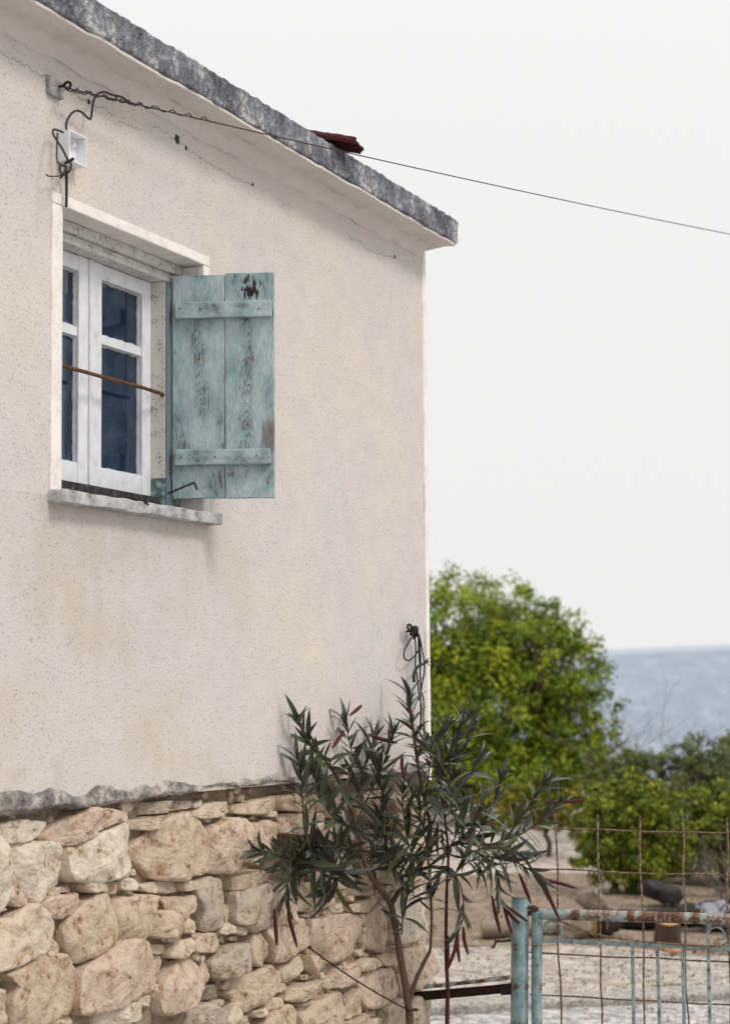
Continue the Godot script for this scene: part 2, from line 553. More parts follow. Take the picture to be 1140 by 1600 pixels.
	T.post = ramp_tex(512, [[n1, 0.62], [n2, 0.20], [n3, 0.18]], [[0.16, Color(0.26, 0.17, 0.13)], [0.265, Color(0.42, 0.30, 0.22)], [0.30, Color(0.58, 0.51, 0.44)], [0.325, Color(0.47, 0.585, 0.60)], [0.50, Color(0.53, 0.65, 0.665)], [0.60, Color(0.63, 0.71, 0.715)], [0.8, Color(0.68, 0.74, 0.74)]])
	M.turquoise = mat(Color(0.96, 0.95, 0.95), 0.6, T.post, 1.9, T.cement_h, 0.06, 0.4)
	T.rail = ramp_tex(512, [[n1, 0.48], [n2, 0.28], [n3, 0.24]], [[0.25, Color(0.25, 0.16, 0.13)], [0.42, Color(0.42, 0.285, 0.215)], [0.49, Color(0.54, 0.45, 0.38)], [0.53, Color(0.63, 0.62, 0.58)], [0.62, Color(0.58, 0.67, 0.675)], [0.8, Color(0.72, 0.74, 0.71)]])
	M.rail = mat(Color.WHITE, 0.7, T.rail, 2.0, T.cement_h, 0.08, 0.4)
	M.bar_paint = mat(Color(0.98, 0.95, 0.94), 0.7, T.post, 4.2, null, 0.0, 0.4)
	M.black_wire = mat(Color(0.06, 0.055, 0.06), 0.6)
	M.cable = mat(Color(0.18, 0.14, 0.16), 0.6)
	M.steel_wire = mat(Color(0.30, 0.24, 0.22), 0.7)
	M.plastic = mat(Color(0.90, 0.91, 0.92), 0.5)
	M.tile = mat(Color(0.27, 0.115, 0.135), 0.85, T.stone, 5.0, T.cement_h, 0.3, 0.3)
	# plants
	M.bark = mat(Color(0.44, 0.37, 0.33), 0.9, T.stone, 12.0, T.stone_h, 0.5, 0.3)
	M.twig = mat(Color(0.33, 0.29, 0.22), 0.8, T.stone, 14.0)
	M.red_stem = mat(Color(0.30, 0.17, 0.15), 0.8, T.stone, 14.0)
	M.pod = mat(Color(0.32, 0.12, 0.13), 0.7, T.stone, 16.0)
	for k in 4:
		var lm := mat([Color(0.255, 0.270, 0.230), Color(0.29, 0.31, 0.245), Color(0.35, 0.38, 0.245), Color(0.235, 0.245, 0.23)][k], 0.34, null, 0.0, null, 0.0, 0.5)
		lm.backlight = Color(0.10, 0.14, 0.05)
		M["leaf_%d" % k] = lm
	var fo := StandardMaterial3D.new()
	fo.vertex_color_use_as_albedo = true
	fo.roughness = 0.6
	fo.metallic_specular = 0.35
	fo.backlight = Color(0.34, 0.42, 0.09)
	M.foliage = fo
	M.trunk = mat(Color(0.36, 0.31, 0.27), 0.95, T.stone, 3.0, T.stone_h, 1.0, 0.2)
	M.dry_twig = mat(Color(0.40, 0.36, 0.33), 0.95)
	# ground
	var peb := bytes(512, 512, 71, 0.055, 1, FastNoiseLite.TYPE_CELLULAR, true, FastNoiseLite.RETURN_CELL_VALUE)
	var pds := bytes(512, 512, 71, 0.055, 1, FastNoiseLite.TYPE_CELLULAR, true, FastNoiseLite.RETURN_DISTANCE)
	var gn := bytes(512, 512, 72, 0.010, 4)
	T.gravel = ramp_tex(512, [[peb, 0.45], [pds, -0.35], [gn, 0.55]], [[0.05, Color(0.50, 0.485, 0.475)], [0.3, Color(0.63, 0.615, 0.605)], [0.45, Color(0.69, 0.68, 0.67)], [0.65, Color(0.77, 0.76, 0.75)]])
	T.gravel_h = l_tex(512, 512, mix_bytes([[pds, -0.9], [peb, 0.2], [gn, 0.1]]))
	M.gravel = mat(Color(0.98, 0.97, 0.97), 0.97, T.gravel, 1.1, T.gravel_h, 1.2, 0.2)
	T.dirt = ramp_tex(512, [[peb, 0.25], [pds, -0.2], [gn, 0.80]], [[0.08, Color(0.57, 0.535, 0.50)], [0.35, Color(0.66, 0.63, 0.595)], [0.5, Color(0.70, 0.675, 0.645)], [0.7, Color(0.76, 0.735, 0.705)]])
	M.dirt = mat(Color(0.95, 0.93, 0.92), 0.98, T.dirt, 0.8, T.gravel_h, 0.9, 0.2)
	M.pebble = mat(Color(0.68, 0.655, 0.63), 0.95)
	M.old_wood = mat(Color(0.50, 0.48, 0.47), 0.95, T.cement, 3.0)
	M.earth = mat(Color(0.76, 0.70, 0.65), 0.98, T.dirt, 0.9, T.gravel_h, 1.4, 0.2)
	M.kerb = mat(Color(0.92, 0.90, 0.88), 0.95, T.gravel, 2.8, T.gravel_h, 0.5, 0.2)
	M.log = mat(Color(0.42, 0.37, 0.34), 0.95, T.stone, 5.0, T.stone_h, 1.2, 0.2)
	M.cut = mat(Color(0.74, 0.60, 0.44), 0.9, T.stone, 5.0)
	M.orange_wood = mat(Color(0.66, 0.46, 0.33), 0.9, T.stone, 8.0)
	M.charred = mat(Color(0.17, 0.14, 0.15), 0.9, T.stone, 6.0)
	M.tarp = mat(Color(0.17, 0.145, 0.15), 0.7)
	M.pale_block = mat(Color(0.60, 0.565, 0.53), 0.95, T.stone, 3.0, T.stone_h, 1.0, 0.2)
	var hn := bytes(512, 512, 81, 0.024, 5)
	var hc := bytes(512, 512, 82, 0.06, 2, FastNoiseLite.TYPE_CELLULAR, true, FastNoiseLite.RETURN_CELL_VALUE)
	T.hill = ramp_tex(512, [[hn, 0.6], [hc, 0.4]], [[0.25, Color(0.30, 0.35, 0.30)], [0.45, Color(0.40, 0.44, 0.39)], [0.55, Color(0.50, 0.52, 0.47)], [0.66, Color(0.66, 0.65, 0.60)], [0.75, Color(0.80, 0.78, 0.74)]])
	M.hill = mat(Color.WHITE, 1.0, T.hill, 0.0, null, 0.0, 0.1)
	M.hill.uv1_scale = Vector3(15.0, 1.2, 1.0)
const STONES = [
	["p", [-3.290, 1.505, -3.212, 1.496, -3.171, 1.461, -3.155, 1.411, -3.162, 1.370, -3.194, 1.299, -3.215, 1.287, -3.287, 1.292]],
	["p", [-3.212, 1.519, -3.094, 1.531, -2.986, 1.522, -2.923, 1.512, -2.978, 1.482, -3.024, 1.468, -3.160, 1.466, -3.193, 1.493]],
	["k", [-2.970, 1.481, -2.867, 1.513, -2.760, 1.547, -2.623, 1.535, -2.571, 1.524, -2.592, 1.493, -2.692, 1.470, -2.793, 1.446, -2.882, 1.437, -2.939, 1.458]],
	["c", [-2.571, 1.519, -2.481, 1.528, -2.471, 1.489, -2.570, 1.490]],
	["p", [-3.152, 1.460, -3.001, 1.462, -2.891, 1.448, -2.858, 1.396, -2.861, 1.328, -2.921, 1.316, -3.007, 1.286, -3.053, 1.303, -3.076, 1.355, -3.144, 1.389]],
	["p", [-2.850, 1.430, -2.726, 1.457, -2.481, 1.487, -2.462, 1.339, -2.516, 1.325, -2.691, 1.322, -2.825, 1.338, -2.849, 1.370]],
	["t", [-3.151, 1.386, -3.092, 1.381, -3.069, 1.362, -3.072, 1.329, -3.158, 1.362]],
	["c", [-3.169, 1.346, -3.143, 1.352, -3.068, 1.308, -3.075, 1.288, -3.113, 1.285, -3.169, 1.319]],
	["c", [-3.201, 1.290, -3.179, 1.298, -3.131, 1.281, -3.179, 1.280]],
	["c", [-3.265, 1.288, -3.179, 1.278, -3.150, 1.267, -3.179, 1.261, -3.265, 1.270]],
	["c", [-3.286, 1.270, -3.149, 1.258, -3.083, 1.285, -3.030, 1.284, -2.983, 1.254, -2.940, 1.220, -2.978, 1.174, -2.982, 1.149, -3.043, 1.148, -3.111, 1.131, -3.284, 1.120]],
	["k", [-2.999, 1.277, -2.921, 1.299, -2.791, 1.296, -2.758, 1.262, -2.807, 1.237, -2.888, 1.232, -2.944, 1.231]],
	["k", [-2.897, 1.318, -2.792, 1.322, -2.791, 1.300, -2.889, 1.307]],
	["c", [-2.775, 1.325, -2.639, 1.318, -2.622, 1.289, -2.724, 1.290]],
	["c", [-2.622, 1.312, -2.516, 1.307, -2.498, 1.274, -2.604, 1.274]],
	["p", [-2.516, 1.316, -2.471, 1.315, -2.438, 1.291, -2.461, 1.273, -2.516, 1.284]],
	["t", [-2.856, 1.203, -2.758, 1.258, -2.682, 1.281, -2.613, 1.280, -2.586, 1.219, -2.586, 1.125, -2.638, 1.109, -2.714, 1.101, -2.781, 1.091, -2.822, 1.122, -2.847, 1.163]],
	["k", [-2.967, 1.177, -2.927, 1.185, -2.871, 1.166, -2.839, 1.141, -2.855, 1.121, -2.895, 1.139, -2.966, 1.156]],
	["t", [-3.205, 1.110, -3.020, 1.128, -3.014, 0.949, -3.159, 0.955, -3.175, 1.034, -3.132, 1.073]],
	["t", [-3.016, 1.130, -2.855, 1.124, -2.756, 1.058, -2.747, 1.000, -2.780, 0.945, -2.885, 0.947, -2.971, 0.926, -3.010, 0.932]],
	["p", [-3.262, 1.110, -3.147, 1.103, -3.132, 1.085, -3.262, 1.090]],
	["k", [-3.262, 1.082, -3.205, 1.070, -3.175, 1.014, -3.174, 0.957, -3.260, 0.970]],
	["k", [-3.198, 1.073, -3.158, 1.074, -3.146, 1.042, -3.175, 1.042]],
	["k", [-2.766, 1.067, -2.671, 1.095, -2.578, 1.111, -2.528, 1.125, -2.338, 1.108, -2.309, 1.014, -2.317, 0.949, -2.527, 0.937, -2.652, 0.928, -2.775, 0.943, -2.783, 1.008]],
	["p", [-2.653, 0.922, -2.496, 0.940, -2.395, 0.917, -2.404, 0.877, -2.540, 0.870, -2.636, 0.880]],
	["c", [-2.845, 0.937, -2.804, 0.942, -2.771, 0.918, -2.836, 0.906]],
	["t", [-2.917, 0.939, -2.853, 0.936, -2.836, 0.906, -2.916, 0.918]],
	["p", [-2.971, 0.947, -2.917, 0.941, -2.920, 0.919, -2.971, 0.926]],
	["t", [-2.460, 1.403, -2.360, 1.440, -2.242, 1.490, -2.119, 1.496, -2.036, 1.464, -1.971, 1.420, -1.977, 1.370, -2.009, 1.297, -2.161, 1.285, -2.311, 1.302, -2.389, 1.346, -2.450, 1.375]],
	["t", [-2.465, 1.493, -2.341, 1.496, -2.252, 1.498, -2.242, 1.471, -2.311, 1.451, -2.465, 1.465]],
	["g", [-2.475, 1.541, -2.242, 1.544, -2.057, 1.535, -2.078, 1.511, -2.262, 1.504, -2.465, 1.505]],
	["c", [-2.067, 1.521, -1.993, 1.537, -1.987, 1.522, -2.057, 1.510]],
	["c", [-2.078, 1.486, -2.035, 1.509, -1.928, 1.524, -1.771, 1.516, -1.760, 1.479, -1.928, 1.470, -2.025, 1.473]],
	["t", [-1.754, 1.502, -1.643, 1.515, -1.437, 1.522, -1.437, 1.473, -1.596, 1.463, -1.748, 1.476]],
	["k", [-1.971, 1.430, -1.839, 1.463, -1.725, 1.451, -1.685, 1.407, -1.703, 1.361, -1.749, 1.338, -1.818, 1.281, -1.993, 1.296, -1.988, 1.345]],
	["c", [-1.944, 1.469, -1.873, 1.467, -1.867, 1.449, -1.939, 1.456]],
	["c", [-1.939, 1.448, -1.862, 1.444, -1.867, 1.418, -1.928, 1.417]],
	["c", [-1.702, 1.466, -1.655, 1.453, -1.679, 1.441, -1.725, 1.457]],
	["t", [-1.584, 1.465, -1.536, 1.454, -1.548, 1.444, -1.632, 1.446]],
	["c", [-1.530, 1.472, -1.462, 1.469, -1.450, 1.447, -1.524, 1.451]],
	["k", [-1.667, 1.432, -1.512, 1.439, -1.413, 1.417, -1.414, 1.347, -1.513, 1.300, -1.645, 1.299, -1.680, 1.365]],
	["t", [-1.789, 1.259, -1.621, 1.271, -1.550, 1.260, -1.538, 1.227, -1.634, 1.219, -1.773, 1.213]],
	["c", [-2.407, 1.286, -2.311, 1.287, -2.291, 1.271, -2.311, 1.252, -2.379, 1.262]],
	["k", [-2.291, 1.291, -2.161, 1.282, -2.156, 1.242, -2.286, 1.252]],
	["c", [-2.150, 1.279, -2.067, 1.269, -2.046, 1.243, -2.140, 1.244]],
	["g", [-2.046, 1.270, -1.928, 1.270, -1.818, 1.256, -1.795, 1.218, -1.818, 1.148, -1.885, 1.104, -1.972, 1.096, -2.015, 1.118, -2.004, 1.171, -2.046, 1.210]],
	["t", [-2.574, 1.255, -2.388, 1.256, -2.251, 1.234, -2.311, 1.201, -2.369, 1.193, -2.378, 1.156, -2.359, 1.116, -2.473, 1.121, -2.574, 1.135]],
	["t", [-2.350, 1.193, -2.281, 1.198, -2.241, 1.190, -2.156, 1.147, -2.191, 1.112, -2.271, 1.109, -2.359, 1.125, -2.367, 1.159]],
	["t", [-2.241, 1.233, -2.057, 1.224, -2.068, 1.178, -2.140, 1.150, -2.150, 1.149, -2.231, 1.189]],
	["c", [-2.150, 1.132, -2.109, 1.157, -2.036, 1.120, -2.068, 1.104, -2.150, 1.112]],
	["c", [-2.211, 1.109, -2.120, 1.102, -2.140, 1.087, -2.211, 1.085]],
	["c", [-2.325, 1.093, -2.221, 1.081, -2.221, 1.057, -2.300, 1.057]],
	["c", [-2.231, 1.054, -2.181, 1.087, -2.068, 1.089, -2.062, 1.054, -2.161, 1.031, -2.231, 1.042]],
	["t", [-2.057, 1.068, -2.004, 1.092, -1.885, 1.081, -1.847, 1.049, -1.863, 1.026, -1.929, 1.021, -2.047, 1.037]],
	["t", [-2.057, 1.095, -1.994, 1.096, -1.994, 1.081, -2.047, 1.081]],
	["c", [-1.885, 1.089, -1.830, 1.114, -1.768, 1.087, -1.779, 1.067, -1.874, 1.078]],
	["t", [-1.841, 1.069, -1.785, 1.058, -1.796, 1.038, -1.841, 1.049]],
	["c", [-1.762, 1.091, -1.705, 1.088, -1.682, 1.067, -1.716, 1.058, -1.762, 1.066]],
	["t", [-1.774, 1.056, -1.699, 1.051, -1.705, 1.033, -1.774, 1.044]],
	["t", [-1.818, 1.164, -1.773, 1.164, -1.779, 1.114, -1.830, 1.109]],
	["g", [-1.778, 1.206, -1.645, 1.215, -1.465, 1.221, -1.415, 1.195, -1.429, 1.115, -1.515, 1.065, -1.647, 1.063, -1.705, 1.090, -1.773, 1.103, -1.767, 1.154]],
	["k", [-2.310, 1.053, -2.251, 1.051, -2.241, 1.021, -2.281, 0.997, -2.305, 1.000]],
	["k", [-2.281, 0.969, -2.181, 1.024, -2.057, 1.028, -2.015, 0.989, -1.999, 0.947, -2.036, 0.902, -2.109, 0.864, -2.241, 0.863, -2.290, 0.880, -2.295, 0.928]],
	["c", [-2.004, 1.022, -1.972, 1.018, -1.972, 0.998, -1.999, 1.002]],
	["t", [-1.989, 0.990, -1.940, 0.994, -1.929, 0.943, -1.973, 0.914, -2.005, 0.923, -1.994, 0.961]],
	["g", [-1.924, 0.993, -1.819, 1.031, -1.705, 1.028, -1.682, 1.000, -1.694, 0.944, -1.797, 0.926, -1.886, 0.927, -1.924, 0.952]],
	["d", [-2.026, 0.886, -1.994, 0.912, -1.831, 0.915, -1.831, 0.875, -1.919, 0.872, -2.015, 0.872]],
	["t", [-1.676, 1.009, -1.647, 1.053, -1.588, 1.052, -1.540, 0.989, -1.553, 0.948, -1.600, 0.935, -1.671, 0.962]],
	["k", [-1.564, 1.055, -1.453, 1.059, -1.405, 1.032, -1.393, 0.929, -1.516, 0.943, -1.528, 0.998]],
	["c", [-1.819, 0.899, -1.763, 0.927, -1.740, 0.919, -1.775, 0.882, -1.819, 0.883]],
	["t", [-1.831, 0.875, -1.775, 0.882, -1.752, 0.854, -1.797, 0.850]],
	["t", [-1.757, 0.911, -1.671, 0.921, -1.517, 0.928, -1.419, 0.894, -1.431, 0.853, -1.518, 0.817, -1.613, 0.804, -1.684, 0.793, -1.741, 0.822, -1.763, 0.866]],
	["c", [-1.694, 0.949, -1.612, 0.934, -1.683, 0.930]],
	["c", [-1.637, 0.786, -1.530, 0.792, -1.530, 0.760, -1.614, 0.762]],
	["c", [-1.518, 0.796, -1.444, 0.812, -1.420, 0.766, -1.494, 0.766]],
	["g", [-2.140, 0.868, -1.973, 0.864, -1.886, 0.822, -1.886, 0.762, -2.120, 0.797]],
	["c", [-1.864, 0.779, -1.797, 0.835, -1.741, 0.837, -1.752, 0.782, -1.775, 0.745]],
	["t", [-1.730, 0.738, -1.718, 0.782, -1.649, 0.775, -1.614, 0.721]],
	["t", [-1.602, 0.719, -1.554, 0.753, -1.433, 0.752, -1.433, 0.693]],
	["c", [-2.425, 0.936, -2.339, 0.936, -2.300, 0.914, -2.320, 0.893, -2.387, 0.912]],
	["c", [-1.919, 0.862, -1.820, 0.853, -1.831, 0.834, -1.886, 0.837]],
	["t", [-1.438, 1.520, -1.293, 1.525, -1.157, 1.507, -1.144, 1.460, -1.294, 1.456, -1.438, 1.472]],
	["k", [-1.129, 1.512, -0.900, 1.513, -0.782, 1.472, -0.813, 1.413, -1.047, 1.420, -1.130, 1.459]],
	["t", [-0.781, 1.490, -0.467, 1.482, -0.437, 1.398, -0.598, 1.388, -0.768, 1.410]],
	["k", [-0.419, 1.467, -0.182, 1.463, -0.168, 1.344, -0.272, 1.331, -0.404, 1.384]],
	["t", [-0.147, 1.454, 0.040, 1.452, 0.035, 1.299, -0.135, 1.303]],
	["k", [-1.425, 1.458, -1.131, 1.442, -1.145, 1.373, -1.322, 1.372, -1.426, 1.390]],
	["t", [-1.103, 1.411, -0.813, 1.401, -0.785, 1.326, -0.977, 1.321, -1.104, 1.347]],
	["c", [-0.693, 1.314, -0.568, 1.299, -0.569, 1.268, -0.694, 1.277]],
	["k", [-0.568, 1.312, -0.488, 1.313, -0.489, 1.275, -0.553, 1.280]],
	["t", [-0.664, 1.251, -0.522, 1.246, -0.508, 1.164, -0.573, 1.114, -0.666, 1.153]],
	["p", [-0.472, 1.299, -0.170, 1.286, -0.138, 1.186, -0.278, 1.120, -0.411, 1.125, -0.458, 1.198]],
	["k", [-1.161, 1.287, -0.905, 1.280, -0.726, 1.231, -0.727, 1.158, -0.907, 1.143, -1.120, 1.191]],
	["t", [-1.284, 1.182, -1.121, 1.185, -1.009, 1.134, -1.038, 1.090, -1.164, 1.085, -1.285, 1.097]],
	["k", [-1.504, 1.218, -1.402, 1.209, -1.311, 1.139, -1.325, 1.067, -1.481, 1.061, -1.543, 1.084]],
	["t", [-0.878, 1.135, -0.666, 1.140, -0.573, 1.108, -0.589, 1.090, -0.729, 1.103, -0.879, 1.105]],
	["c", [-1.002, 1.122, -0.922, 1.109, -0.937, 1.087, -1.002, 1.087]],
	["t", [-0.819, 1.111, -0.729, 1.097, -0.744, 1.077, -0.812, 1.087]],
	["c", [-0.930, 1.086, -0.835, 1.086, -0.820, 1.051, -0.909, 1.051]],
	["k", [-0.812, 1.075, -0.729, 1.073, -0.730, 1.043, -0.805, 1.047]],
	["t", [-0.714, 1.077, -0.574, 1.080, -0.575, 1.027, -0.699, 1.033]],
	["c", [-1.325, 1.084, -1.258, 1.094, -1.245, 1.065, -1.312, 1.066]],
	["c", [-1.218, 1.079, -1.164, 1.074, -1.171, 1.063, -1.218, 1.068]],
	["c", [-1.150, 1.078, -1.066, 1.075, -1.081, 1.054, -1.136, 1.059]],
	["t", [-1.052, 1.074, -0.981, 1.067, -0.989, 1.044, -1.046, 1.053]],
	["t", [-1.544, 1.051, -1.429, 1.072, -1.232, 1.063, -1.206, 1.015, -1.233, 0.961, -1.379, 0.933, -1.482, 0.940, -1.532, 0.995]],
	["k", [-1.178, 1.052, -1.024, 1.048, -0.730, 1.033, -0.684, 1.014, -0.686, 0.935, -0.733, 0.886, -0.868, 0.866, -1.027, 0.879, -1.166, 0.936]],
	["t", [-1.200, 0.928, -1.125, 0.914, -1.041, 0.875, -1.153, 0.854, -1.197, 0.877]],
	["k", [-0.638, 0.991, -0.591, 1.023, -0.479, 1.037, -0.448, 0.952, -0.418, 0.855, -0.515, 0.860, -0.641, 0.899]],
	["c", [-0.669, 1.024, -0.630, 1.017, -0.646, 0.992, -0.674, 0.982]],
	["p", [-0.679, 0.971, -0.654, 0.974, -0.653, 0.919, -0.676, 0.915]],
	["c", [-1.393, 0.907, -1.234, 0.938, -1.204, 0.918, -1.201, 0.883, -1.302, 0.856, -1.367, 0.848]],
	["c", [-0.734, 0.831, -0.673, 0.854, -0.563, 0.841, -0.548, 0.809, -0.720, 0.806]],
	["c", [-0.718, 0.884, -0.656, 0.889, -0.634, 0.862, -0.703, 0.864]],
	["t", [-0.626, 0.867, -0.563, 0.860, -0.579, 0.846, -0.626, 0.852]],
	["t", [-0.540, 0.845, -0.418, 0.843, -0.387, 0.795, -0.517, 0.805]],
	["k", [-0.942, 0.810, -0.884, 0.844, -0.749, 0.842, -0.735, 0.807, -0.766, 0.769, -0.885, 0.764, -0.950, 0.782]],
	["c", [-1.085, 0.817, -0.957, 0.826, -0.958, 0.777, -1.029, 0.783, -1.071, 0.798]],
	["t", [-1.235, 0.859, -1.140, 0.850, -1.154, 0.834, -1.228, 0.841]],
	["c", [-1.126, 0.839, -1.028, 0.847, -1.042, 0.834, -1.112, 0.829]],
	["t", [-1.368, 0.787, -1.342, 0.822, -1.222, 0.829, -1.126, 0.825, -1.141, 0.784, -1.289, 0.770]],
	["c", [-1.521, 0.780, -1.483, 0.808, -1.394, 0.801, -1.381, 0.766, -1.484, 0.764]],
	["k", [-0.720, 0.781, -0.580, 0.800, -0.371, 0.781, -0.340, 0.682, -0.391, 0.639, -0.584, 0.648, -0.677, 0.667, -0.714, 0.732]],
	["c", [-1.263, 0.761, -1.127, 0.770, -1.113, 0.754, -1.250, 0.750]],
	["c", [-1.120, 0.804, -1.082, 0.787, -1.099, 0.767, -1.127, 0.776]],
	["t", [-1.250, 0.742, -1.057, 0.758, -0.929, 0.755, -0.886, 0.720, -0.887, 0.649, -0.917, 0.607, -1.238, 0.656]],
	["t", [-0.865, 0.664, -0.827, 0.718, -0.736, 0.747, -0.719, 0.697, -0.731, 0.650, -0.843, 0.643]],
	["t", [-1.509, 0.757, -1.329, 0.770, -1.263, 0.727, -1.251, 0.658, -1.522, 0.699]],
	["t", [-0.873, 0.636, -0.662, 0.641, -0.664, 0.568, -0.874, 0.600]],
	["c", [-0.646, 0.638, -0.521, 0.633, -0.521, 0.608, -0.631, 0.618]],
	["c", [-0.647, 0.614, -0.514, 0.601, -0.515, 0.546, -0.648, 0.566]],
	["g", [-0.488, 0.647, -0.341, 0.651, -0.207, 0.626, -0.193, 0.497, -0.499, 0.543]],
	["p", [-0.321, 1.072, -0.070, 1.102, 0.027, 1.054, 0.020, 0.857, -0.251, 0.861, -0.351, 0.898, -0.358, 0.962]],
	["k", [-0.302, 0.842, 0.028, 0.823, 0.034, 0.724, -0.154, 0.664, -0.256, 0.696, -0.304, 0.766]],
	["g", [-0.164, 0.627, 0.040, 0.631, 0.043, 0.461, -0.185, 0.495, -0.199, 0.600]],
	["t", [-0.118, 1.283, 0.034, 1.279, 0.029, 1.107, -0.122, 1.146]],
	["c", [-0.312, 1.110, -0.140, 1.134, -0.070, 1.115, -0.296, 1.083]],
	["t", [-0.319, 0.863, -0.078, 0.855, -0.061, 0.837, -0.302, 0.848]],
	["t", [-0.322, 0.756, -0.265, 0.685, -0.257, 0.646, -0.324, 0.655]]
]
const CRACKS = [
	[-3.262, 3.724, -3.164, 3.729, -3.080, 3.721, -2.976, 3.726, -2.929, 3.718],
	[-2.893, 3.720, -2.831, 3.714, -2.783, 3.716],
	[-2.768, 3.716, -2.738, 3.714, -2.669, 3.719, -2.603, 3.706, -2.523, 3.705, -2.454, 3.713],
	[-2.396, 3.741, -2.358, 3.751, -2.311, 3.749, -2.277, 3.743, -2.224, 3.743],
	[-2.202, 3.745, -2.153, 3.729, -2.095, 3.726, -2.026, 3.721, -1.965, 3.714, -1.908, 3.717, -1.812, 3.713, -1.657, 3.725],
	[-0.815, 3.721, -0.771, 3.713, -0.720, 3.713, -0.591, 3.703, -0.457, 3.715, -0.340, 3.731],
	[-0.406, 3.852, -0.329, 3.852, -0.280, 3.857]
]
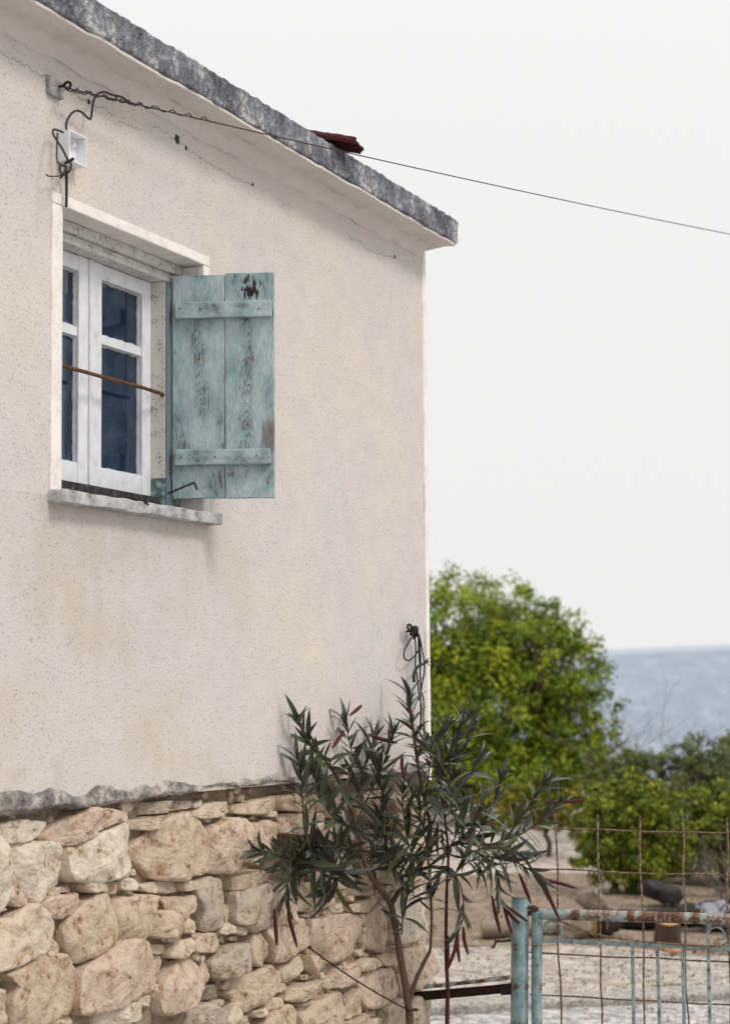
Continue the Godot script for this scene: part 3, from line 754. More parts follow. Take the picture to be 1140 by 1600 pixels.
const BRANCHES = [
	[0.0170, 0.0120, 1.00, [0.003, 0.392, 0.000, 0.000, 0.590, 0.000, -0.009, 0.689, 0.000, -0.028, 0.814, 0.000, -0.052, 0.964, 0.000, -0.069, 1.054, 0.000]],
	[0.0110, 0.0060, 0.75, [-0.069, 1.054, 0.000, -0.112, 1.122, 0.082, -0.154, 1.191, 0.180, -0.178, 1.259, 0.236, -0.190, 1.334, 0.263, -0.204, 1.385, 0.296, -0.223, 1.456, 0.340, -0.251, 1.513, 0.405, -0.274, 1.582, 0.458, -0.322, 1.655, 0.569, -0.371, 1.712, 0.682, -0.403, 1.787, 0.757]],
	[0.0110, 0.0060, 0.70, [-0.069, 1.054, 0.000, -0.040, 1.102, 0.000, -0.004, 1.134, 0.000, 0.045, 1.201, 0.000, 0.071, 1.264, 0.000, 0.090, 1.352, 0.000, 0.071, 1.454, 0.000, 0.049, 1.568, 0.000, 0.030, 1.721, 0.000, 0.016, 1.818, 0.000, 0.011, 1.874, 0.000]],
	[0.0110, 0.0070, 1.00, [-0.004, 0.664, -0.000, 0.027, 0.763, 0.000, 0.084, 0.875, 0.000]],
	[0.0060, 0.0030, 0.35, [0.084, 0.875, 0.000, 0.091, 0.988, 0.000, 0.087, 1.113, 0.000, 0.076, 1.259, 0.100, 0.055, 1.374, 0.150, 0.035, 1.476, 0.200]],
	[0.0090, 0.0060, 1.00, [0.145, 0.347, -0.100, 0.155, 0.698, -0.100, 0.151, 0.824, -0.100, 0.152, 0.978, -0.080, 0.156, 1.133, -0.050]],
	[0.0060, 0.0030, 0.30, [0.156, 1.133, -0.050, 0.160, 1.263, 0.000, 0.147, 1.415, 0.000, 0.138, 1.542, 0.000, 0.176, 1.668, 0.000, 0.218, 1.757, 0.000]],
	[0.0050, 0.0025, 0.35, [-0.154, 1.191, 0.180, -0.232, 1.216, 0.361, -0.291, 1.233, 0.496, -0.380, 1.274, 0.703, -0.443, 1.308, 0.851, -0.540, 1.353, 1.075]],
	[0.0050, 0.0025, 0.30, [-0.336, 1.251, 0.601, -0.369, 1.318, 0.677, -0.390, 1.413, 0.726, -0.394, 1.506, 0.735, -0.400, 1.598, 0.749, -0.408, 1.645, 0.768]],
	[0.0040, 0.0020, 0.20, [-0.390, 1.276, 0.728, -0.418, 1.281, 0.792, -0.439, 1.240, 0.842, -0.450, 1.193, 0.866]],
	[0.0040, 0.0020, 0.40, [-0.251, 1.513, 0.405, -0.229, 1.571, 0.354, -0.212, 1.630, 0.314, -0.226, 1.704, 0.346, -0.237, 1.778, 0.373]],
	[0.0040, 0.0020, 0.35, [-0.204, 1.385, 0.296, -0.169, 1.466, 0.215, -0.131, 1.539, 0.200, -0.093, 1.626, 0.200, -0.062, 1.725, 0.200]],
	[0.0040, 0.0020, 0.30, [-0.190, 1.334, 0.263, -0.243, 1.391, 0.385, -0.301, 1.447, 0.519, -0.334, 1.522, 0.597, -0.356, 1.594, 0.648]],
	[0.0040, 0.0020, 0.30, [-0.230, 1.457, 0.356, -0.194, 1.506, 0.271, -0.178, 1.566, 0.236, -0.155, 1.651, 0.183, -0.137, 1.700, 0.150]],
	[0.0040, 0.0020, 0.30, [0.090, 1.352, 0.000, 0.139, 1.463, -0.050, 0.168, 1.538, -0.100, 0.210, 1.613, -0.150, 0.245, 1.690, -0.150, 0.277, 1.755, -0.150]],
	[0.0040, 0.0020, 0.30, [0.071, 1.454, 0.000, 0.079, 1.546, 0.100, 0.090, 1.621, 0.100, 0.101, 1.697, 0.100, 0.137, 1.747, 0.100]],
	[0.0050, 0.0025, 0.35, [0.071, 1.251, 0.000, 0.139, 1.269, -0.100, 0.219, 1.283, -0.150, 0.300, 1.325, -0.200, 0.349, 1.428, -0.200, 0.384, 1.527, -0.200]],
	[0.0050, 0.0025, 0.40, [0.219, 1.283, -0.150, 0.307, 1.280, -0.100, 0.385, 1.300, -0.100, 0.456, 1.381, -0.100, 0.509, 1.458, -0.100, 0.551, 1.514, -0.100]],
	[0.0040, 0.0020, 0.35, [0.385, 1.300, -0.100, 0.442, 1.324, 0.000, 0.494, 1.356, 0.000, 0.545, 1.406, 0.000, 0.587, 1.436, 0.000]],
	[0.0040, 0.0020, 0.35, [0.219, 1.277, -0.150, 0.293, 1.242, -0.100, 0.364, 1.231, 0.000, 0.441, 1.214, 0.050, 0.506, 1.169, 0.050]],
	[0.0040, 0.0020, 0.30, [0.156, 1.133, -0.050, 0.202, 1.179, -0.100, 0.254, 1.217, -0.100, 0.306, 1.216, -0.100, 0.357, 1.178, -0.100, 0.368, 1.076, -0.100]],
	[0.0040, 0.0020, 0.30, [0.156, 1.184, -0.050, 0.190, 1.162, 0.000, 0.214, 1.099, 0.000, 0.218, 1.012, 0.000, 0.197, 0.949, 0.000]],
	[0.0035, 0.0020, 0.30, [-0.050, 1.154, 0.000, -0.055, 1.248, 0.100, -0.065, 1.311, 0.120, -0.079, 1.386, 0.120, -0.089, 1.443, 0.120]],
	[0.0035, 0.0020, 0.25, [-0.029, 0.939, 0.000, -0.022, 1.019, 0.050, -0.004, 1.096, 0.080, 0.009, 1.160, 0.100]],
	[0.0035, 0.0020, 0.30, [0.045, 1.201, 0.000, 0.010, 1.272, 0.100, -0.010, 1.350, 0.150, -0.020, 1.426, 0.180, -0.024, 1.501, 0.200]],
	[0.0035, 0.0020, 0.30, [-0.178, 1.259, 0.236, -0.195, 1.287, 0.276, -0.243, 1.307, 0.387, -0.301, 1.324, 0.521, -0.357, 1.327, 0.651, -0.401, 1.305, 0.752]],
	[0.0035, 0.0020, 0.30, [-0.291, 1.233, 0.496, -0.268, 1.204, 0.443, -0.291, 1.174, 0.497, -0.314, 1.156, 0.550]],
	[0.0035, 0.0020, 0.30, [0.175, 1.280, -0.050, 0.238, 1.338, 0.000, 0.274, 1.404, 0.050, 0.293, 1.467, 0.050]],
	[0.0035, 0.0020, 0.30, [0.135, 1.276, 0.000, 0.196, 1.242, 0.050, 0.257, 1.270, 0.100, 0.320, 1.289, 0.100, 0.396, 1.274, 0.100, 0.458, 1.256, 0.100]],
	[0.0035, 0.0020, 0.20, [0.147, 1.390, 0.000, 0.171, 1.458, 0.100, 0.159, 1.534, 0.120, 0.129, 1.610, 0.140, 0.084, 1.673, 0.150]],
	[0.0035, 0.0020, 0.20, [0.138, 1.516, 0.000, 0.197, 1.527, -0.050, 0.238, 1.559, -0.050, 0.275, 1.602, -0.050]],
	[0.0035, 0.0020, 0.20, [0.160, 1.263, 0.000, 0.215, 1.361, -0.050, 0.243, 1.430, -0.080, 0.224, 1.499, -0.100]],
	[0.0035, 0.0020, 0.30, [0.006, 1.139, 0.000, -0.033, 1.235, 0.100, -0.086, 1.276, 0.150, -0.120, 1.354, 0.200]],
	[0.0035, 0.0020, 0.20, [-0.159, 1.206, 0.192, -0.126, 1.275, 0.120, -0.115, 1.376, 0.150, -0.104, 1.501, 0.180, -0.118, 1.601, 0.200]]
]
const PODS = [
	[-0.488, 1.138, 0.953, -0.480, 1.011, 0.936],
	[-0.445, 1.165, 0.855, -0.415, 0.987, 0.786],
	[-0.288, 1.688, 0.491, -0.245, 1.751, 0.391],
	[-0.042, 1.697, 0.200, -0.155, 1.733, 0.220],
	[-0.023, 1.655, 0.200, -0.013, 1.551, 0.220],
	[0.116, 1.384, 0.150, 0.113, 1.264, 0.170],
	[0.549, 1.452, 0.000, 0.700, 1.460, 0.020],
	[0.440, 1.175, 0.000, 0.484, 1.059, 0.020],
	[0.538, 1.142, 0.000, 0.595, 0.995, 0.020],
	[0.518, 1.149, 0.000, 0.666, 1.115, 0.020],
	[0.337, 1.079, -0.100, 0.370, 0.926, -0.080],
	[0.381, 1.053, -0.100, 0.415, 0.926, -0.080],
	[0.373, 1.048, -0.100, 0.478, 0.976, -0.080],
	[0.386, 1.035, -0.100, 0.447, 0.968, -0.080],
	[0.191, 0.954, 0.000, 0.199, 0.829, 0.020],
	[0.197, 0.949, 0.000, 0.149, 0.797, 0.020],
	[0.216, 0.967, 0.000, 0.233, 0.859, 0.020],
	[-0.224, 1.807, 0.341, -0.178, 1.845, 0.236],
	[0.158, 0.926, -0.050, 0.148, 0.758, -0.030]
]
const PLANT_AT = [0.159, 0.000, -7.950]
const LEAD = [-2.584, 3.752, 0.060, -2.624, 3.749, 0.055, -2.664, 3.755, 0.050, -2.718, 3.746, 0.050, -2.764, 3.744, 0.045, -2.795, 3.728, 0.040, -2.809, 3.703, 0.035, -2.808, 3.677, 0.030, -2.817, 3.646, 0.030, -2.840, 3.646, 0.030, -2.869, 3.653, 0.030, -2.901, 3.648, 0.030, -2.932, 3.627, 0.030, -2.954, 3.595, 0.030, -2.952, 3.570, 0.030]
const LEAD_LOOP = [-2.972, 3.562, 0.030, -3.003, 3.561, 0.030, -3.024, 3.556, 0.030, -3.033, 3.539, 0.035, -3.049, 3.511, 0.060, -3.069, 3.479, 0.090, -3.057, 3.450, 0.100, -3.023, 3.447, 0.090, -2.978, 3.444, 0.060, -2.965, 3.438, 0.040, -2.974, 3.432, 0.030, -2.989, 3.445, 0.030, -2.981, 3.459, 0.030, -2.971, 3.455, 0.040, -2.996, 3.431, 0.050, -3.002, 3.412, 0.040]
const LEAD_DROP = [-3.072, 3.433, 0.100, -3.070, 3.445, 0.130]
const LEAD_TAIL = [-3.062, 3.411, 0.030, -3.044, 3.410, 0.030, -2.998, 3.422, 0.030, -2.957, 3.435, 0.035]
const LEAD_DOWN = [-2.963, 3.458, 0.035, -2.936, 3.439, 0.020, -2.932, 3.385, 0.018, -2.933, 3.345, 0.018]
const LEAD_SIDE = [-2.987, 3.557, 0.020, -2.990, 3.508, 0.020, -2.988, 3.474, 0.020, -2.986, 3.458, 0.030]
const HANG = [
	[-0.267, 2.136, 0.035, -0.337, 2.093, 0.035, -0.372, 2.062, 0.035, -0.368, 2.037, 0.035, -0.324, 2.028, 0.035, -0.260, 2.046, 0.035, -0.210, 2.077, 0.035, -0.189, 2.096, 0.035],
	[-0.267, 2.136, 0.035, -0.247, 2.106, 0.035, -0.245, 2.050, 0.035, -0.250, 2.005, 0.035, -0.228, 1.953, 0.035, -0.217, 1.900, 0.035, -0.214, 1.863, 0.035],
	[-0.218, 2.137, 0.035, -0.199, 2.089, 0.035, -0.191, 2.036, 0.035, -0.198, 1.976, 0.035, -0.194, 1.919, 0.035, -0.196, 1.863, 0.035, -0.198, 1.788, 0.035, -0.211, 1.713, 0.035],
	[-0.208, 2.141, 0.035, -0.179, 2.089, 0.035, -0.156, 2.037, 0.035, -0.152, 1.984, 0.035, -0.185, 1.916, 0.035, -0.196, 1.863, 0.035, -0.187, 1.825, 0.035, -0.200, 1.751, 0.035],
	[-0.195, 1.901, 0.035, -0.170, 1.882, 0.035, -0.162, 1.844, 0.035, -0.166, 1.788, 0.035, -0.161, 1.713, 0.035],
	[-0.213, 2.130, 0.035, -0.212, 2.066, 0.035, -0.202, 2.013, 0.035]
]
const HANG_THICK = [-0.288, 1.939, 0.045, -0.292, 1.967, 0.045, -0.266, 1.995, 0.045, -0.216, 2.011, 0.045, -0.176, 2.017, 0.045, -0.150, 2.029, 0.045]

# ---------------------------------------------------------------- ground

func ground_y(x: float, z: float) -> float:
	var r := -z
	var y := 0.0
	if r > 21.0:
		y += 0.30 * ss(21.0, 26.0, r)
	if r > 34.0:
		y -= (r - 34.0) * 0.085 * ss(34.0, 60.0, r)
	return maxf(y, -75.0)

var lumps: FastNoiseLite

# height of the yard's surface with its small unevenness
func yard_y(x: float, z: float) -> float:
	if lumps == null:
		lumps = nz(5, 0.35, 4)
	var y := ground_y(x, z) - 0.012
	if -z > 12.8:
		y += lumps.get_noise_2d(x, -z) * 0.05 * clampf((-z - 12.8) * 0.5, 0, 1)
	return y

func build_ground() -> void:
	var rows := [-30.0, -12.0, -4.0]
	var r := 0.0
	while r < 40.0:
		rows.append(r)
		r += 0.5
	while r < 5200.0:
		rows.append(r)
		r *= 1.12
	rows.append(5400.0)
	var cols := 121
	var P := []
	for z in rows:
		for i in cols:
			var f := (i / float(cols - 1)) * 2.0 - 1.0
			var x: float = signf(f) * pow(absf(f), 1.5) * (26.0 + maxf(z, 0.0) * 1.1) + maxf(z, 0.0) * 0.05
			P.append(Vector3(x, yard_y(x, -z), -z))
	var b := bag()
	grid(P, cols, rows.size(), b[0], b[1], b[2], b[3], false)
	structure("ground", unbag(b), M.dirt)
	# gravel drive in front of the house
	b = bag()
	P = []
	var g := nz(6, 1.2, 3)
	for j in 41:
		var z := -30.0 + 42.6 * j / 40.0
		if j == 40:
			z = 12.62
		for i in 61:
			var x := -14.0 + 34.0 * i / 60.0
			P.append(Vector3(x, 0.006 * g.get_noise_2d(x, z), -z + (x - 2.0) * 0.30 if j == 40 else -z))
	grid(P, 61, 41, b[0], b[1], b[2], b[3], false)
	structure("gravel_drive", unbag(b), M.gravel)
	# loose stones on the drive and the yard
	var peb := nz(9, 1.0, 2)
	var base: ArrayMesh = rbox(Vector3(1, 0.6, 0.8), 0.28, 10.0, 0.25, 1.3, 4)
	var mm := MultiMesh.new()
	mm.transform_format = MultiMesh.TRANSFORM_3D
	mm.mesh = base
	var count := 5200
	mm.instance_count = count
	for k in count:
		var z := rng.randf_range(8.8, 16.5)
		var x := rng.randf_range(0.3, 1.0 + z * 0.26)
		var s := 0.008 + 0.022 * pow(rng.randf(), 3.0)
		var bs := Basis.from_euler(Vector3(rng.randf() * 0.5, rng.randf() * TAU, rng.randf() * 0.5)).scaled(Vector3(s, s, s))
		mm.set_instance_transform(k, Transform3D(bs, Vector3(x, maxf(yard_y(x, -z), 0.0 if z < 12.5 else -1.0) + s * 0.12, -z)))
	var mi := MultiMeshInstance3D.new()
	mi.name = "loose_gravel"
	mi.multimesh = mm
	base.surface_set_material(0, M.pebble)
	mi.set_meta("kind", "stuff")
	tag(mi, "small loose pale stones scattered over the gravel drive", "gravel")
	add_child(mi)
	# bare brown earth under the bushes, ragged at its edges
	P = []
	var en := nz(17, 0.9, 4)
	for j in 33:
		for i in 61:
			var x := -6.0 + 20.0 * i / 60.0
			var near := 15.3 + 0.5 * en.get_noise_2d(x, 2.0)
			var far := 21.6 + 0.6 * en.get_noise_2d(x, 60.0)
			var z := lerpf(near, far, j / 32.0)
			P.append(Vector3(x, yard_y(x, -z) + 0.014 * sin(PI * j / 32.0) + 0.012 * absf(en.get_noise_2d(x * 3.0, z * 3.0)) + 0.004, -z))
	b = bag()
	grid(P, 61, 33, b[0], b[1], b[2], b[3], false)
	structure("earth_bed", unbag(b), M.earth)
	# flat concrete edging along the drive
	var k: ArrayMesh = rbox(Vector3(14.0, 0.10, 0.34), 0.02, 0.4, 0.02, 2.0, 12, Transform3D(Basis(Vector3.UP, 0.278), Vector3(2.0, 0.0, -12.62)))
	structure("kerb", k, M.kerb)
	# far hillside across the valley
	P = []
	var hn := nz(31, 0.0011, 5)
	var hr := nz(32, 0.0035, 4)
	var nx := 140
	var nzr := 60
	for j in nzr:
		var t := j / float(nzr - 1)
		var z := 1650.0 + 950.0 * t
		for i in nx:
			var x := -2200.0 + 5600.0 * i / (nx - 1)
			var top := 64.0 + 0.034 * clampf(x - 400.0, -900.0, 900.0) + 2.5 * hn.get_noise_2d(x, 5.0) + 1.2 * hr.get_noise_2d(x * 2.0, 5.0)
			var y := lerpf(-76.0, top, pow(sin(t * PI * 0.5), 1.1)) + (14.0 * hn.get_noise_2d(x, z) + 6.0 * hr.get_noise_2d(x, z)) * sin(t * PI)
			P.append(Vector3(x, y, -z))
	b = bag()
	grid(P, nx, nzr, b[0], b[1], b[2], b[3], false)
	structure("hills", unbag(b), M.hill)
	# blue air lying over the valley, rising with the far slope
	var haze := FogVolume.new()
	haze.name = "valley_haze"
	haze.shape = RenderingServer.FOG_VOLUME_SHAPE_BOX
	haze.size = Vector3(7400, 240, 2600)
	var fm := FogMaterial.new()
	fm.density = 0.0010
	fm.albedo = Color(0.855, 0.915, 1.0)
	haze.material = fm
	var tilt := deg_to_rad(1.44)
	haze.basis = Basis(Vector3.RIGHT, tilt) * Basis(Vector3.BACK, 0.034)
	haze.position = Vector3(220, 1.85, 0) + Vector3(0, sin(tilt), -cos(tilt)) * 1430.0 + Vector3(0, cos(tilt), sin(tilt)) * -119.0
	haze.set_meta("kind", "stuff")
	tag(haze, "blue haze lying over the valley below the far hillside", "haze")
	add_child(haze)

# ---------------------------------------------------------------- house

func stone_mesh(poly: PackedVector2Array, sd: int, z0: float, bulge: float) -> ArrayMesh:
	# one rough stone of the wall: a traced outline, worn corners, chiselled face
	var r := RandomNumberGenerator.new()
	r.seed = sd * 977 + 13
	var n := nz(sd, 9.0, 4)
	var nf := nz(sd + 500, 34.0, 3)
	var chips := FastNoiseLite.new()
	chips.noise_type = FastNoiseLite.TYPE_CELLULAR
	chips.cellular_return_type = FastNoiseLite.RETURN_CELL_VALUE
	chips.frequency = 13.0
	chips.fractal_octaves = 2
	chips.seed = sd
	var sm := PackedVector2Array()
	var m := poly.size()
	for i in m:
		var a := poly[i]
		var b := poly[(i + 1) % m]
		sm.append(a.lerp(b, 0.10))
		sm.append(a.lerp(b, 0.90))
	# even steps round the outline
	var per := 0.0
	for i in sm.size():
		per += sm[i].distance_to(sm[(i + 1) % sm.size()])
	var k := clampi(int(per / 0.013), 14, 44)
	var ring := PackedVector2Array()
	var seg := 0
	var gone := 0.0
	for i in k:
		var want := per * i / k
		while gone + sm[seg].distance_to(sm[(seg + 1) % sm.size()]) < want:
			gone += sm[seg].distance_to(sm[(seg + 1) % sm.size()])
			seg += 1
		var e := sm[seg].distance_to(sm[(seg + 1) % sm.size()])
		ring.append(sm[seg].lerp(sm[(seg + 1) % sm.size()], (want - gone) / maxf(e, 1e-6)))
	var c := Vector2.ZERO
	for p in ring:
		c += p / k
	var area := 0.0
	for i in k:
		area += ring[i].cross(ring[(i + 1) % k]) * 0.5
	if area < 0:
		ring.reverse()
		area = -area
	var size := sqrt(area)
	bulge = minf(bulge, size * 0.42)
	var planes := []
	for i in 4:
		var ang := r.randf() * TAU
		var s := r.randf_range(0.15, 0.60)
		planes.append([Vector2(cos(ang), sin(ang)) * s, r.randf_range(0.16, 0.46) * size * s])
	var arris := minf(0.011, size * 0.12)
	var tilt := Vector2(r.randf_range(-0.10, 0.10), r.randf_range(-0.12, 0.06))
	var S := [1.085, 1.070, 1.05, 1.0, 0.95, 0.88, 0.79, 0.69, 0.58, 0.46, 0.33, 0.17, 0.0]
	var P := []
	for j in S.size():
		for i in k + 1:
			var q := ring[i % k]
			var s: float = S[j]
			var p := c + (q - c) * s
			var rim := nf.get_noise_2d(q.x * 0.6, q.y * 0.6) * 0.006
			if s > 0.85:
				p += (q - c).normalized() * rim
			# the face: hewn planes meeting in blunt edges, with a narrow worn arris
			var cut := 0.0
			for pl in planes:
				cut = minf(cut, -pl[0].dot(p - c) + pl[1])
			cut = maxf(cut, -0.028)
			var z := z0 + bulge + cut + tilt.dot(p - c) + n.get_noise_3d(p.x, p.y, z0) * 0.013 + nf.get_noise_3d(p.x, p.y, z0) * 0.0045
			z += chips.get_noise_2d(p.x + 0.01 * nf.get_noise_2d(p.x, p.y), p.y) * 0.0055
			z -= arris * pow(clampf(s / 1.07, 0.0, 1.0), 22.0)
			if j == 0:
				z = -0.13
			P.append(Vector3(p.x, p.y, z))
	var bb := bag()
	grid(P, k + 1, S.size(), bb[0], bb[1], bb[2], bb[3], false)
	var nn: PackedVector3Array = bb[1]
	# smooth the seam and the middle
	for j in S.size():
		var a := j * (k + 1)
		var e := (nn[a] + nn[a + k]).normalized()
		nn[a] = e
		nn[a + k] = e
	var midn := Vector3(0, 0, 1)
	for i in k + 1:
		midn += nn[(S.size() - 2) * (k + 1) + i] * 0.2
	for i in k + 1:
		nn[(S.size() - 1) * (k + 1) + i] = midn.normalized()
	bb[1] = nn
	return unbag(bb)

func build_house() -> void:
	var at := Vector3(0.27296, 0, -8.5)
	var house := thing("house", "cream rendered house on a limestone base with flat grey roof slab", "house", at, deg_to_rad(66.315))
	var CX := 0.015     # outer corner
	var TOP := 3.848
	# --- front wall in roughcast, with the window opening
	var ox0 := -2.925; var ox1 := -2.04; var oy0 := 2.47; var oy1 := 3.35
	var xs := []
	var x := -4.6
	while x < CX - 0.055:
		xs.append(x)
		x += 0.05
	xs.append(CX - 0.05)
	var ys := []
	var y := 1.565
	while y < TOP + 0.02:
		ys.append(y)
		y += 0.05
	ys.append(TOP + 0.02)
	for e in [ox0, ox1]:
		snap(xs, e)
	for e in [oy0, oy1]:
		snap(ys, e)
	var un := nz(44, 1.6, 3)
	var b := bag()
	for j in ys.size() - 1:
		for i in xs.size() - 1:
			if xs[i] > ox0 - 0.01 and xs[i + 1] < ox1 + 0.01 and ys[j] > oy0 - 0.01 and ys[j + 1] < oy1 + 0.01:
				continue
			var base: int = b[0].size()
			var vs: PackedVector3Array = b[0]; var ns: PackedVector3Array = b[1]; var us: PackedVector2Array = b[2]; var ix: PackedInt32Array = b[3]
			for q in [[i, j], [i + 1, j], [i + 1, j + 1], [i, j + 1]]:
				var px: float = xs[q[0]]; var py: float = ys[q[1]]
				var e := 0.02
				var z := und(un, px, py)
				var dzx := (und(un, px + e, py) - z) / e
				var dzy := (und(un, px, py + e) - z) / e
				vs.append(Vector3(px, py, z))
				ns.append(Vector3(-dzx, -dzy, 1).normalized())
				us.append(Vector2((px + 3.55) / 3.6, (3.9 - py) / 2.45))
			ix.append_array([base, base + 2, base + 1, base, base + 3, base + 2])
			b[0] = vs; b[1] = ns; b[2] = us; b[3] = ix
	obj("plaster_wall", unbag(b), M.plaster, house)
	# --- structural wall behind it, with thickness, and the other walls
	var core := bag()
	var wz := -0.21
	for w in [[-4.6, ox0 - 0.02, 0.0, TOP], [ox1 + 0.02, CX - 0.02, 0.0, TOP], [ox0 - 0.02, ox1 + 0.02, 0.0, oy0 - 0.02], [ox0 - 0.02, ox1 + 0.02, oy1 + 0.02, TOP]]:
		rbox(Vector3(w[1] - w[0], w[3] - w[2], 0.26), 0.004, 10, 0, 1, 1, Transform3D(Basis(), Vector3((w[0] + w[1]) / 2, (w[2] + w[3]) / 2, wz)), core)
	obj("wall_core", unbag(core), M.soffit, house)
	obj("side_wall", rbox(Vector3(0.28, TOP, 5.6), 0.02, 10, 0, 1, 1, Transform3D(Basis(), Vector3(CX - 0.145, TOP / 2, -2.88))), M.soffit, house)
	obj("side_wall", rbox(Vector3(0.28, TOP, 5.6), 0.02, 10, 0, 1, 1, Transform3D(Basis(), Vector3(-4.46, TOP / 2, -3.15))), M.soffit, house)
	obj("back_wall", rbox(Vector3(4.6, TOP, 0.28), 0.02, 10, 0, 1, 1, Transform3D(Basis(), Vector3(-2.29, TOP / 2, -5.82))), M.soffit, house)
	obj("floor_slab", rbox(Vector3(4.3, 0.1, 5.4), 0.01, 10, 0, 1, 1, Transform3D(Basis(), Vector3(-2.29, 1.5, -3.05))), M.soffit, house)
	# --- smooth rounded corner strip
	var cb := bag()
	var cp := []
	var prof := [Vector2(-0.056, -0.003), Vector2(-0.055, 0.003), Vector2(-0.020, 0.003), Vector2(-0.006, -0.003), Vector2(0.001, -0.012), Vector2(0.004, -0.024), Vector2(0.004, -0.09)]
	var cn := nz(77, 3.0, 3)
	for k in 47:
		var yy := 1.52 + (TOP - 1.52) * k / 46.0
		for p in prof:
			cp.append(Vector3(CX + p.x + 0.002 * cn.get_noise_2d(yy * 3, p.x * 20), yy, p.y + 0.002 * cn.get_noise_2d(yy * 4, 30 + p.x * 20)))
	grid(cp, prof.size(), 47, cb[0], cb[1], cb[2], cb[3], true)
	obj("corner_strip", flipped(unbag(cb)), M.smooth_plaster, house)
	# --- roof slab and its rendered underside
	obj("roof_slab", rbox(Vector3(4.72, 0.100, 5.98), 0.012, 0.6, 0.0, 1.0, 8, Transform3D(Basis(), Vector3(0.026 - 2.36, 3.902, -3.05))), M.cement, house)
	obj("roof_edge", rbox(Vector3(4.75, 0.106, 0.21), 0.012, 0.022, 0.007, 15.0, 8, Transform3D(Basis(), Vector3(0.036 - 2.375, 3.902, 0.042))), M.cement, house)
	obj("soffit", rbox(Vector3(4.68, 0.012, 0.145), 0.004, 0.05, 0.008, 6.0, 9, Transform3D(Basis(), Vector3(0.026 - 2.34, 3.843, 0.066))), M.soffit, house)
	# rounded cove of render between wall and soffit
	var vb := bag()
	var vp := []
	var vn := nz(78, 4.0, 3)
	for j in 9:
		var ca := PI * 0.5 * j / 8.0
		for i in 116:
			var qx := -4.55 + (CX - 0.055 + 4.55) * i / 115.0
			var cr := 0.050 + 0.012 * vn.get_noise_2d(qx * 2.0, 5.0)
			vp.append(Vector3(qx, 3.838 - cr * (1.0 - sin(ca)), -0.001 + cr * (1.0 - cos(ca)) + 0.002 * vn.get_noise_2d(qx * 5.0, ca * 3.0)))
	grid(vp, 116, 9, vb[0], vb[1], vb[2], vb[3], false)
	obj("cove", unbag(vb), M.soffit, house)
	# --- ragged cement lip where the render stops
	var lp := []
	var ln := nz(55, 5.0, 4)
	var lf := nz(56, 22.0, 3)
	var lx := []
	x = -4.5
	while x < CX:
		lx.append(x)
		x += 0.012
	var rowsz := 11
	for j in rowsz:
		var t := j / float(rowsz - 1)
		for q in lx:
			var bottom: float = maxf(1.560 + 0.045 * ln.get_noise_2d(q * 0.35, 3.0), 1.546) + 0.008 * lf.get_noise_2d(q * 1.7, 9.0)
			var topy: float = maxf(1.598 + 0.040 * ln.get_noise_2d(q * 0.5, 40.0), 1.584)
			var yy: float = lerpf(topy, bottom, t)
			var prof_z: float = 0.026 * sin(pow(t, 0.8) * PI * 0.75) - 0.004
			if t > 0.85:
				prof_z = -0.05 * (t - 0.85) / 0.15 + 0.012
			var zz: float = prof_z * clampf(0.45 + 1.3 * ln.get_noise_2d(q * 0.4, yy * 1.0), 0.08, 1.1) + 0.005 * lf.get_noise_2d(q * 0.6, yy * 1.5) * t * t - 0.001
			lp.append(Vector3(q, yy, zz))
	var lb := bag()
	grid(lp, lx.size(), rowsz, lb[0], lb[1], lb[2], lb[3], true)
	obj("cement_lip", unbag(lb), M.lip, house)
	# --- stone base: mortar bed with every stone set in it
	var mb := bag()
	var mp := []
	var mn := nz(61, 14.0, 4)
	var mx := []
	x = -4.6
	while x < CX:
		mx.append(x)
		x += 0.03
	mx.append(CX - 0.01)
	for j in 54:
		for q in mx:
			mp.append(Vector3(q, 1.58 * j / 53.0, -0.060 + 0.026 * mn.get_noise_2d(q, 1.58 * j / 53.0)))
	grid(mp, mx.size(), 54, mb[0], mb[1], mb[2], mb[3], false)
	var bed := obj("stone_base", unbag(mb), M.mortar, house)
	var polys := []
	var k := 0
	for s in STONES:
		var flat: Array = s[1]
		var poly := PackedVector2Array()
		for i in range(0, flat.size(), 2):
			poly.append(Vector2(minf(flat[i], CX), flat[i + 1]))
		polys.append(poly)
		k += 1
		obj("stone", stone_mesh(poly, k, -0.045 + 0.018 * sin(k * 2.4), 0.044), M["stone_" + s[0]], bed)
	# small packing stones in the gaps
	var made := 0
	var tries := 0
	var placed := []
	var lr := RandomNumberGenerator.new()
	lr.seed = 5
	while made < 80 and tries < 9000:
		tries += 1
		var c := Vector2(lr.randf_range(-3.45, CX - 0.02), lr.randf_range(0.42, 1.56))
		if c.y < 0.42 + 0.55 * clampf(-c.x / 3.2, 0, 1):
			continue
		var inside := false
		for p in polys:
			if Geometry2D.is_point_in_polygon(c, p):
				inside = true
				break
		if inside:
			continue
		var near := false
		for p in placed:
			if c.distance_to(p) < 0.022:
				near = true
				break
		if near:
			continue
		placed.append(c)
		var pr := lr.randf_range(0.012, 0.028)
		var poly := PackedVector2Array()
		var cnt := lr.randi_range(5, 7)
		var off := lr.randf() * TAU
		for i in cnt:
			var a := off + TAU * i / cnt
			poly.append(c + Vector2(cos(a) * pr * lr.randf_range(0.8, 1.5), sin(a) * pr * lr.randf_range(0.6, 0.95)))
		k += 1
		made += 1
		obj("stone", stone_mesh(poly, k, -0.050 + 0.008 * sin(k * 1.9), 0.026), M["stone_" + "cctkcp"[lr.randi() % 6]], bed)
	build_window(house)

func snap(a: Array, e: float) -> void:
	var best := 0
	for i in a.size():
		if absf(a[i] - e) < absf(a[best] - e):
			best = i
	a[best] = e

